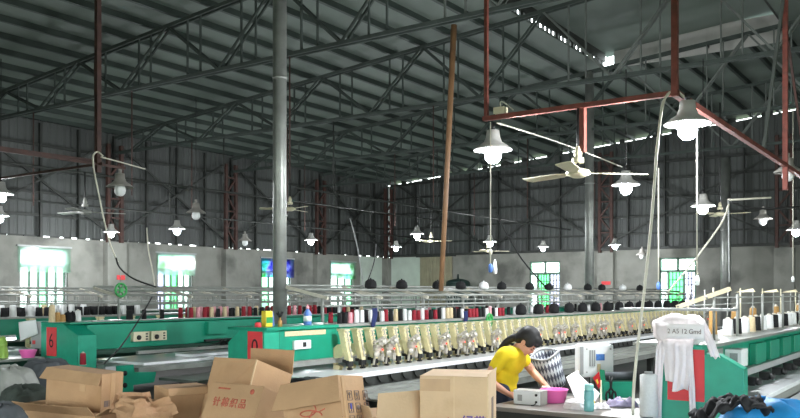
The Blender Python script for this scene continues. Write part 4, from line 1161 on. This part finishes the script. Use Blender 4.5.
tag(MB().tube([(-.17, 0, 0), (-.1, 0, .0), (.1, 0, 0), (.14, 0, 0), (.19, 0, 0)], [.05, .055, .055, .025, .02], 14).build('plastic_bottle', 'clear_plastic', None, (p.x, p.y, .905), rot=(0, 0, YAW - pi / 2 + .1)), 'clear plastic bottle lying on the side table at the left', 'bottle')
tag(bundle('black_bag', 308, 377.5, 8.35, .2, 'black plastic bag on the middle machine table behind the carton with a red scribble', 'bag', 'black_cloth', 3.7, None, 1, .667, .25), None)
c = at_d(37, 335, 11.2)
t = thing('control_cabinet', (c.x, c.y, 0), 'grey control cabinet on a post left of the red card 6', 'control panel', rz=YAW - pi / 2)
MB().box((0.02, 0, c.z), (.16, .1, .36)).build('case', 'grey_plastic', t, bevel=.006)
MB().tube([(.0, .0, 0), (.0, 0, c.z - .15)], .03, 8).build('post', 'dark_steel', t)
MB().span((-.04, -.055, c.z - .12), (.0, -.05, c.z - .07)).build('button', 'sign_red', t)
paper('paper_sheet', (at_d(18.5, 322, 11.1), at_d(36, 319.5, 11.12), at_d(38, 334, 11.12), at_d(20, 341, 11.08)), 'grey white paper sheet hung before the control cabinet', bend=.012, seed=3)
a = at_d(-4, 340, 10.2); b = at_d(15, 338.5, 10.6)
t = thing('work_lamp', (0, 0, 0), 'short glowing lamp tube above the side table at the left edge', 'lamp')
MB().tube([a, b], .016, 8).build('lamp_tube', 'tube_lit', t)
MB().tube([a + Vector((0, 0, .03)), b + Vector((0, 0, .03))], .02, 6).build('lamp_housing', 'grey_plastic', t)
MB().tube([a + Vector((0, 0, .03)), Vector((a.x, a.y, .85))], .012, 6).build('lamp_stand', 'grey_plastic', t)
# ================================================================== HANGING FRAMES
def hang_frame(label, segs, name='lamp_gantry'):
    t = thing(name, (0, 0, 0), label, 'lamp frame')
    for nm, a, b, m, w in segs: MB().bar(a, b, w, w).build(nm, m, t)
    return t
ZF = 3.255; XA = 6.76; YA = 2.01; YB = 3.73
hang_frame('red angle iron frame over the desk, carrying two large lit lamps and a fan', [
    ('crossbar', (XA, YB + .03, ZF), (XA, YA - .02, ZF), 'red_paint', .042), ('long_bar', (XA, YA, ZF), (15, YA, ZF), 'red_paint', .05),
    ('drop_pipe', (XA, YB, ZF), (XA, YB, roof_z(YB)), 'red_paint', .032), ('drop_pipe', (XA, YA, ZF), (XA, YA, roof_z(YA)), 'red_paint', .048),
    ('drop_pipe', (11.4, YA, 2.95), (11.4, YA, roof_z(YA)), 'red_paint', .06),
    ('brace', (11.4, YA + .02, 5.4), (10.35, YA + .05, 3.3), 'truss_light', .035), ('brace', (11.4, YA - .02, 4.9), (13.0, YA, 3.3), 'rust_red', .03)])
YP = at_x(580, 130, XA).y
YC_ = 9.03; XC = at_d(98, 164, 10.4).x
hang_frame('rusty angle iron frame hanging over the machine with card 6 at the left', [
    ('drop_pipe', (XC, YC_, 3.15), (XC, YC_, roof_z(YC_)), 'rust_red', .06), ('crossbar', (XC, YC_ - .1, ZF), (XC, 13.5, ZF), 'rust_red', .03),
    ('long_bar', (XC + .4, YC_, ZF), (1.5, YC_, ZF), 'rust_red', .03), ('brace', (XC, YC_ + .05, 3.3), (XC - 1.4, YC_, 3.28), 'rust_red', .03)])
# bamboo pole hung from the nearest truss
a = at_x(454, 25, 9.5); b = at_d(441, 291, 11.1)
tag(MB().tube([a, a.lerp(b, .5) + Vector((.02, .01, 0)), b], [.04, .036, .032], 10).build('bamboo_pole', 'bamboo', None), 'long brown bamboo pole slanting from the nearest truss down behind the middle rack', 'pole')
# ================================================================== LAMPS
def lamp_tree(lit, grey_dish=False):
    t = bpy.data.objects.new('pendant_lamp', None); COL.objects.link(t); t.empty_display_size = .1
    sm = 'grey_enamel' if grey_dish else 'white_enamel'  # greyer enamel for the dishes of the unlit lamps
    MB().lathe([(.035, .19), (.06, .185), (.068, .12), (.085, .075), (.15, .03), (.185, .0), (.182, -.004), (.145, .022), (.08, .065), (.03, .09)], (0, 0, 0), 28).build('lamp_shade', sm, t)
    MB().lathe([(.022, .18), (.024, .25), (.012, .255), (0, .256)], (0, 0, 0), 12).build('socket', 'black_metal' if not grey_dish else 'grey_enamel', t)
    MB().lathe([(.0, -.13), (.04, -.122), (.07, -.09), (.078, -.05), (.07, -.0), (.05, .03), (.022, .06), (.02, .1)], (0, 0, 0), 16).build('bulb', 'bulb_lit' if lit else 'white_plastic', t)
    return t
LPROTO = {}
def lamp(px, py, d, lit, label, group='pendant lamps over the machines', grey_dish=False, top=None, power=None):
    key = (lit, grey_dish); 
    if key not in LPROTO: t = LPROTO[key] = lamp_tree(*key)
    else:
        src = LPROTO[key]; t = src.copy(); COL.objects.link(t)
        for ch in src.children:
            if ch.name.startswith(('lamp_shade', 'socket', 'bulb')):
                c = ch.copy(); COL.objects.link(c); c.parent = t
    p = at_d(px, py, d); t.location = p; tag(t, label, 'lamp', group)
    top = top if top else 5.3
    MB().tube([(0, 0, .25), (0, 0, top - p.z)], .007, 5).build('cord', 'cable_black', t)
    if lit:
        l = bpy.data.lights.new('lamp_light', 'POINT'); l.energy = power or LAMP_W; l.shadow_soft_size = .06; l.color = (.93, .97, 1)
        lo = bpy.data.objects.new('lamp_light', l); COL.objects.link(lo); lo.parent = t; lo.location = (0, 0, -.17)
    return t
LAMP_W = 80
lamp(493, 150, 7.9, True, 'large lit dish lamp under the left end of the red frame', top=ZF, power=150)
lamp(687.5, 124, 6.75, True, 'largest lit dish lamp, at the corner of the red frame', top=ZF, power=150)
lamp(626, 185, 11.0, True, 'lit dish lamp just right of the ceiling fan', top=4.6, power=150)
lamp(703, 206, 13.0, True, 'lit dish lamp right of the white slanting cable, above the gable window', power=170)
lamp(796, 230, 16.5, True, 'lit lamp at the right edge below the unlit one on the red pipe', power=150)
lamp(543, 247, 25, True, 'lit far lamp above the left window of the gable wall')
lamp(615, 245, 24.5, True, 'small lit far lamp right of the thin grey pillar')
lamp(490, 242, 23.0, True, 'lit far lamp behind the white pull cord')
lamp(417, 234, 21.5, True, 'lit far lamp left of the bamboo pole')
lamp(396, 247, 25.5, True, 'lit far lamp above the bright far corner of the hall')
lamp(311, 240, 22.5, True, 'lit far lamp right of the thick grey pillar')
lamp(177, 229, 18.2, True, 'lit lamp above the second window of the left wall')
lamp(111, 232, 19.8, True, 'lit lamp left of the white dangling cable, between two left windows')
lamp(1, 194, 13.0, True, 'upper lit lamp cut by the left edge')
lamp(-1, 216, 15.5, True, 'lower lit lamp cut by the left edge')
lamp(120, 187, 11.5, False, 'unlit grey dish lamp right of the rusty hanging pipe', grey_dish=True, top=3.3)
lamp(788, 172, 11.2, False, 'unlit grey dish lamp on the red pipe at the right', grey_dish=True, top=3.2)
lamp(196, 213, 15.5, False, 'unlit dark dish lamp above and right of the lit lamp by the second left window', grey_dish=True)
lamp(245, 241, 22, False, 'unlit small dish lamp left of the thick grey pillar', grey_dish=True)
lamp(642, 255, 25, False, 'unlit dark lamp left of the white slanting cable at the far wall', grey_dish=True)
lamp(763, 219, 17, False, 'unlit dark lamp near the far wall between two cords at the right', grey_dish=True)
# ================================================================== CEILING FANS
def fan(px, py, d, label, top, ang, r=.6, m='cream_plastic', tilt=0):
    p = at_d(px, py, d)
    t = thing('ceiling_fan', p, label, 'fan', 'ceiling fans of the hall', ang)
    MB().lathe([(0, -.045), (.05, -.04), (.1, -.015), (.105, .0), (.095, .02), (.05, .035), (.02, .04)], (0, 0, 0), 26).build('motor_housing', m, t)
    MB().tube([(0, 0, .03), (0, 0, top - p.z)], .012, 8).build('down_rod', 'black_metal', t)
    MB().lathe([(.05, .085), (.05, .13), (.025, .135), (.036, .16), (.016, .23), (.0, .23)], (0, 0, 0), 16).build('canopy', m, t)
    for k in range(3):
        a = 2 * pi * k / 3; Mz = Matrix.Rotation(a, 3, 'Z') @ Matrix.Rotation(radians(9), 3, 'X')
        q = MB(); pts = [(.1, -.02), (.17, -.035), (.2, -.055), (r, -.065), (r + .015, 0), (r, .065), (.2, .055), (.17, .035), (.1, .02)]
        vs = [Mz @ Vector((x, y, .004)) for x, y in pts] + [Mz @ Vector((x, y, -.004)) for x, y in pts]; n_ = len(pts)
        q.add(vs, [tuple(range(n_)), tuple(range(n_, 2 * n_))[::-1]] + [(i, n_ + i, n_ + (i + 1) % n_, (i + 1) % n_) for i in range(n_)])
        q.build('blade', m, t)
    return t
fan(578, 173, 7.16, 'large cream ceiling fan hanging from the red frame', ZF, YAW - pi / 2 + .12)
p = Vector((XA, YP, 0)); tag(MB().bar((XA + .02, YP - .01, 2.86), (XA + .02, YP - .01, ZF), .06, .06).build('steel_hanger', 'red_paint', None), 'short red steel hanger above the large cream fan', 'hanger')
fan(85, 212, 13.5, 'white ceiling fan left of the white dangling cable', 3.6, YAW - pi / 2 + .5, .62, 'white_enamel')
fan(720, 214, 16, 'small white ceiling fan left of the thin white horizontal rod at the right', 5.3, .5, .55)
fan(431, 241, 22, 'far ceiling fan just left of the bamboo pole', 5.3, .9, .55)
fan(290, 209, 15.5, 'ceiling fan half hidden behind the thick grey pillar', 5.3, .2, .55)
fan(488, 251, 24, 'far ceiling fan directly below the lamp behind the pull cord', 5.3, YAW - pi / 2 + .1, .6)
# ================================================================== CABLES AND CORDS
def cable(pts, r, m, label, name='hanging_cable', cat='cable', n=6, group=None):
    return tag(MB().tube(smooth_path(pts, n), r, 7).build(name, m, None), label, cat, group)
cable([at_d(*q) for q in ((684, 97, 6.75), (676, 91, 6.72), (668, 94, 6.7), (662, 108, 6.65), (657, 150, 6.5), (652, 215, 6.4), (645, 285, 6.3), (638, 345, 6.2), (634, 385, 6.15), (633, 415, 6.0))], .0115, 'cable_white',
      'thick white cable falling from the red frame corner down to the desk')
cable([at_d(*q) for q in ((93.5, 168, 10.2), (93, 156, 10.25), (97.5, 152, 10.3), (103, 156, 10.3))], .011, 'cable_white', 'short white cable loop around the foot of the rusty hanging pipe')
cable([at_d(*q) for q in ((93, 155, 10.2), (94, 170, 10.2), (99, 195, 10.2), (104, 220, 10.2), (111, 246, 10.2), (118, 262, 10.2))], .010, 'cable_white', 'white cable dangling from the rusty hanging pipe at the left')
cable([at_d(*q) for q in ((116, 258, 10.15), (120, 268, 10.1), (134, 279, 10.05), (156, 287, 10))], .010, 'cable_black', 'black cable sagging from the white one to the left rack')
cable([at_d(*q) for q in ((101, 157, 10.3), (120, 162, 10.6), (145, 169, 11))], .009, 'cable_white', 'white cable running right from the rusty hanging pipe')
cable([at_d(*q) for q in ((147, 228, 15), (148.5, 250, 14.5), (153, 272, 14), (155, 288, 13.5))], .012, 'cable_white', 'thin grey cable hanging left of the second left window')
cable([at_d(*q) for q in ((152, 297, 9.9), (140, 318, 9.6), (122, 345, 9.1), (104, 364, 8.6))], .009, 'cable_black', 'dark rope slanting over the machine with card 6')
cable([at_d(*q) for q in ((350, 218, 18), (356, 240, 18), (360, 262, 18), (364, 290, 18))], .014, 'grey_plastic', 'grey cable hanging between the fourth left window and the pillar')
cable([at_d(*q) for q in ((376, 243, 22), (374, 262, 22), (366, 286, 22))], .016, 'cable_black', 'black cable hanging in front of the bright far corner')
cable([at_d(*q) for q in ((496, 212, 16), (502, 225, 16), (512, 243, 16), (524, 262, 16), (548, 290, 16))], .016, 'cable_black', 'thin dark cable crossing the left gable window')
cable([at_d(*q) for q in ((729, 204, 10), (722, 222, 10), (706, 245, 10), (690, 266, 10), (668, 292, 10))], .011, 'cable_white', 'white cable slanting across the right gable window')
cable([at_d(*q) for q in ((728.5, 200, 10.05), (728.8, 240, 10.05), (729.2, 282, 10.05))], .009, 'grey_plastic', 'thin grey cord falling from the end of the white rod', n=2)
tag(MB().tube([at_d(728, 200, 10.1), at_d(771, 197.5, 10.1)], .012, 8).build('conduit_rod', 'cable_white', None), 'thin white horizontal rod at the right above the far wall', 'rod')
cable([at_d(*q) for q in ((731, 202, 10.2), (748, 207, 10.2), (770, 208.5, 10.2), (800, 207, 10.2))], .012, 'cable_black', 'dark cable running right from the white rod', n=4)
cable([at_d(*q) for q in ((497, 123, 7.6), (540, 136, 9), (580, 150, 10.4), (622, 167, 11.2))], .008, 'cable_white', 'pale cable from the red frame back to the lamp beside the fan')
def pull_cord(px, y0, y1, d, label, sw='white_plastic', r=.006, switch2=None):
    a = at_d(px, y0, d); b = at_d(px, y1, d)
    t = thing('pull_cord', b, label, 'pull cord', 'pull cords with switches')
    MB().tube([(0, 0, 0), (0, 0, a.z - b.z)], r, 6).build('cord', 'cable_white', t)
    MB().lathe([(0, -.07), (.018, -.065), (.022, -.03), (.018, .0), (.006, .012), (0, .012)], (0, 0, 0), 12).build('switch', sw, t)
    if switch2: 
        MB().lathe([(0, -.085), (.018, -.08), (.022, -.04), (.018, -.015), (.006, .05), (0, .05)], (.03, -.03, 0), 12).build('switch', switch2, t)
        MB().ball((0, 0, .12), (.02, .02, .03), 8).build('knot', 'cable_white', t)
    return t
pull_cord(490.5, 122, 265, 7.65, 'pull cord with blue and white switches below the left end of the red frame', 'bottle_blue', .006, 'white_plastic')
pull_cord(697, 112, 277, 6.85, 'pull cord hanging beside the largest lit lamp', r=.005)
pull_cord(658.5, 168, 283, 8.4, 'pull cord just right of the thick white cable', 'bottle_blue', .007)
pull_cord(793, 110, 277, 11.5, 'pull cord at the right edge behind the unlit lamp')
# cream ballast box on the red frame
c = at_d(502, 117, 7.62)
t = thing('ballast_box', (XA, c.y, ZF + .025), 'cream ballast box sitting on the left end of the red frame', 'electrical box')
MB().span((-.04, -.055, 0), (.04, .055, .06)).build('case', 'cream_plastic', t, bevel=.005)
MB().tube(smooth_path([(0, 0, .06), (0, -.0, .11), (0, -.05, .09), (0, -.13, .02)], 5), .006, 6).build('lead', 'cable_white', t)

# ================================================================== THE WOMAN
base = at_d(505, 400, 7.2); fdir = Vector((.15, -.99, 0)).normalized(); ldir = Vector((0, 0, 1)).cross(fdir)
person = thing('person', (base.x, base.y, 0), 'person with dark ponytail in a yellow top bending over the desk', 'person', rz=atan2(fdir.y, fdir.x))
def limb(mb, pts, rs):
    # dense tapered tube with rounded ends
    P = smooth_path(pts, 5); n = len(P); k = len(rs) - 1
    rr = []
    for i in range(n):
        s = i / (n - 1) * k; j = min(int(s), k - 1); rr.append(rs[j] + (rs[j + 1] - rs[j]) * (s - j))
    mb.tube(P, rr, 14); mb.ball(P[0], rr[0], 14); mb.ball(P[-1], rr[-1], 14)
def remeshed(mb, name, m, vox, parent, smooth=2, iters=4):
    me = mb.mesh(name + '_tmp', m); o = bpy.data.objects.new(name, me); COL.objects.link(o)
    r = o.modifiers.new('Remesh', 'REMESH'); r.mode = 'VOXEL'; r.voxel_size = vox; r.use_smooth_shade = True
    s = o.modifiers.new('Smooth', 'SMOOTH'); s.factor = .5; s.iterations = iters
    dg = bpy.context.evaluated_depsgraph_get(); new = bpy.data.meshes.new_from_object(o.evaluated_get(dg))
    new.name = name; o.modifiers.clear(); o.data = new; bpy.data.meshes.remove(me)
    for p_ in new.polygons: p_.use_smooth = True
    o.parent = parent; return o
hipc = Vector((-.03, 0, .84)); waist = Vector((-.0, 0, .95)); chest = Vector((.06, 0, 1.07)); neck = Vector((.115, 0, 1.175)); skull = Vector((.20, 0, 1.235))
B = MB()
# torso as stacked ellipsoids
for c_, r_ in ((hipc, (.115, .155, .11)), (waist, (.095, .13, .1)), (chest, (.10, .145, .12)), (chest + Vector((.025, 0, .06)), (.085, .16, .07))): B.ball(c_, r_, 20)
limb(B, [chest + Vector((.02, 0, .06)), neck, skull + Vector((-.03, 0, -.01))], [.055, .046, .044])
pitch = radians(48)
hf = Vector((cos(pitch), 0, -sin(pitch))); hu = Vector((sin(pitch), 0, cos(pitch))); hl = Vector((0, 1, 0))
HM = Matrix((hf, hl, hu)).transposed()
def hp(f, l, u): return skull + hf * f + hl * l + hu * u
def headball(c, r, mb, n=18):
    o = len(mb.v); mb.ball((0, 0, 0), r, n)
    for i in range(o, len(mb.v)): mb.v[i] = tuple(hp(*c) + HM @ Vector(mb.v[i]))
headball((-.005, 0, .03), (.092, .074, .085), B); headball((.03, 0, -.035), (.06, .055, .068), B); headball((.055, 0, -.085), (.026, .03, .022), B)
headball((.088, 0, -.028), (.02, .012, .018), B, 10); headball((.078, 0, -.005), (.013, .009, .025), B, 10)
for s in (-1, 1):
    headball((-.005, s * .075, -.015), (.02, .01, .03), B, 10); headball((.06, s * .03, -.035), (.022, .022, .02), B, 10)
headball((.082, 0, -.058), (.012, .02, .006), B, 10)
Sh = {-1: Vector((.05, -.155, 1.135)), 1: Vector((.07, .15, 1.13))}
El = {-1: Vector((-.09, -.215, .92)), 1: Vector((.19, .2, .955))}
Wr = {-1: Vector((.08, -.15, .80)), 1: Vector((.355, .07, .845))}
Ha = {-1: Vector((.17, -.13, .775)), 1: Vector((.42, .02, .80))}
for s in (-1, 1):
    limb(B, [chest + Vector((.02, s * .1, .06)), Sh[s], (Sh[s] + El[s]) / 2 + Vector((-.005, s * .012, 0)), El[s]], [.055, .05, .043, .035])
    limb(B, [El[s], El[s].lerp(Wr[s], .4), Wr[s]], [.036, .035, .023])
    d_ = (Ha[s] - Wr[s]).normalized(); side = d_.cross(Vector((0, 0, 1))).normalized(); dn = side.cross(d_).normalized()
    if dn.z > 0: dn = -dn
    limb(B, [Wr[s], Wr[s] + d_ * .04, Wr[s] + d_ * .075], [.022, .03, .027])
    for k, (off, ln) in enumerate(((-.026, .062), (-.009, .072), (.009, .068), (.026, .052))):
        r0 = Wr[s] + d_ * .07 + side * off
        B.tube([r0, r0 + d_ * ln * .45 + dn * .008, r0 + d_ * ln * .8 + dn * .028, r0 + d_ * ln * .9 + dn * .045], [.0095, .009, .008, .007], 8)
    th = Wr[s] + d_ * .03 + side * (.024 * (-s if s > 0 else 1))
    B.tube([th, th + side * (.024 * (-s if s > 0 else 1)) + d_ * .025 + dn * .012, th + side * (.02 * (-s if s > 0 else 1)) + d_ * .055 + dn * .03], [.012, .0105, .008], 8)
    # legs and feet
    limb(B, [Vector((-.02, s * .085, .8)), Vector((.01, s * .09, .46)), Vector((-.03, s * .09, .09))], [.085, .055, .036])
    limb(B, [Vector((-.05, s * .09, .045)), Vector((.05, s * .1, .035)), Vector((.14, s * .105, .028))], [.042, .036, .026])
body = remeshed(B, 'body', 'skin', .0085, person, iters=3)
# hair: cap with fringe and a ponytail
Hh = MB()
headball((-.018, 0, .046), (.102, .086, .090), Hh, 22); headball((.035, 0, .078), (.062, .07, .04), Hh, 16); headball((-.06, 0, .0), (.06, .074, .08), Hh, 16)
for s in (-1, 1): headball((.03, s * .066, .03), (.045, .018, .05), Hh, 12)
headball((.082, 0, .052), (.022, .062, .026), Hh, 12)
limb(Hh, [Vector((.13, 0, 1.27)), Vector((.07, .0, 1.262)), Vector((.01, .0, 1.225)), Vector((-.04, .01, 1.17)), Vector((-.06, .01, 1.12))], [.036, .033, .03, .024, .01])
hair = remeshed(Hh, 'hair', 'hair', .008, person, iters=2)
m = MB(); m.lathe([(.03, -.01), (.034, 0), (.03, .01)], Vector((.10, 0, 1.268)), 14, 0, Matrix.Rotation(1.4, 3, 'Y')); m.build('hair_tie', 'black_cloth', person)
for s in (-1, 1):
    e = MB(); headball((.083, s * .029, -.008), (.006, .015, .004), e, 8); e.build('eyelid', 'hair', person)
    e = MB(); headball((.082, s * .031, .014), (.006, .02, .004), e, 8); e.build('eyebrow', 'hair', person)
e = MB(); headball((.087, 0, -.061), (.008, .02, .006), e, 8); e.build('lips', 'lips', person)
# yellow top with short loose sleeves
T = MB()
for c_, r_ in ((hipc + Vector((0, 0, -.0)), (.128, .168, .11)), (hipc + Vector((.03, 0, .08)), (.115, .155, .11)), (waist, (.112, .15, .12)), (chest, (.118, .165, .13)), (chest + Vector((.022, 0, .055)), (.10, .175, .075)), (neck + Vector((-.03, 0, -.045)), (.066, .085, .04))): T.ball(c_, r_, 22)
for s in (-1, 1): limb(T, [chest + Vector((.02, s * .1, .05)), Sh[s] + Vector((0, 0, -.005)), Sh[s].lerp(El[s], .36), Sh[s].lerp(El[s], .5 if s < 0 else .42)], [.074, .068, .062, .058])
top = remeshed(T, 'blouse', 'yellow_cloth', .009, person, iters=4)
P_ = MB(); P_.ball(hipc + Vector((-.01, 0, -.03)), (.12, .162, .1), 20)
for s in (-1, 1): limb(P_, [Vector((-.02, s * .085, .82)), Vector((.01, s * .09, .46)), Vector((-.03, s * .09, .12))], [.1, .073, .058])
remeshed(P_, 'trousers', 'denim', .012, person)
for s in (-1, 1):
    sh = MB(); limb(sh, [Vector((-.06, s * .09, .04)), Vector((.05, s * .1, .04)), Vector((.15, s * .105, .034))], [.05, .046, .036]); o = remeshed(sh, 'shoe', 'black_cloth', .012, person)

# ================================================================== LIGHT
w = bpy.data.worlds.new('sky'); SC.world = w; w.use_nodes = True
nt = w.node_tree; bg = nt.nodes['Background']
tc = nt.nodes.new('ShaderNodeTexCoord'); sp = nt.nodes.new('ShaderNodeSeparateXYZ'); cr = nt.nodes.new('ShaderNodeValToRGB')
cr.color_ramp.elements[0].position = .0; cr.color_ramp.elements[0].color = (.80, .88, .86, 1)
cr.color_ramp.elements[1].position = .8; cr.color_ramp.elements[1].color = (.86, .93, 1, 1)
nt.links.new(tc.outputs['Generated'], sp.inputs[0]); nt.links.new(sp.outputs['Z'], cr.inputs['Fac']); nt.links.new(cr.outputs['Color'], bg.inputs['Color'])
bg.inputs['Strength'].default_value = SKY = 5.0
SC.view_settings.view_transform = 'Standard'; SC.view_settings.look = 'None'; SC.view_settings.gamma = 1.0; SC.view_settings.use_curve_mapping = False
SC.view_settings.exposure = 0.9
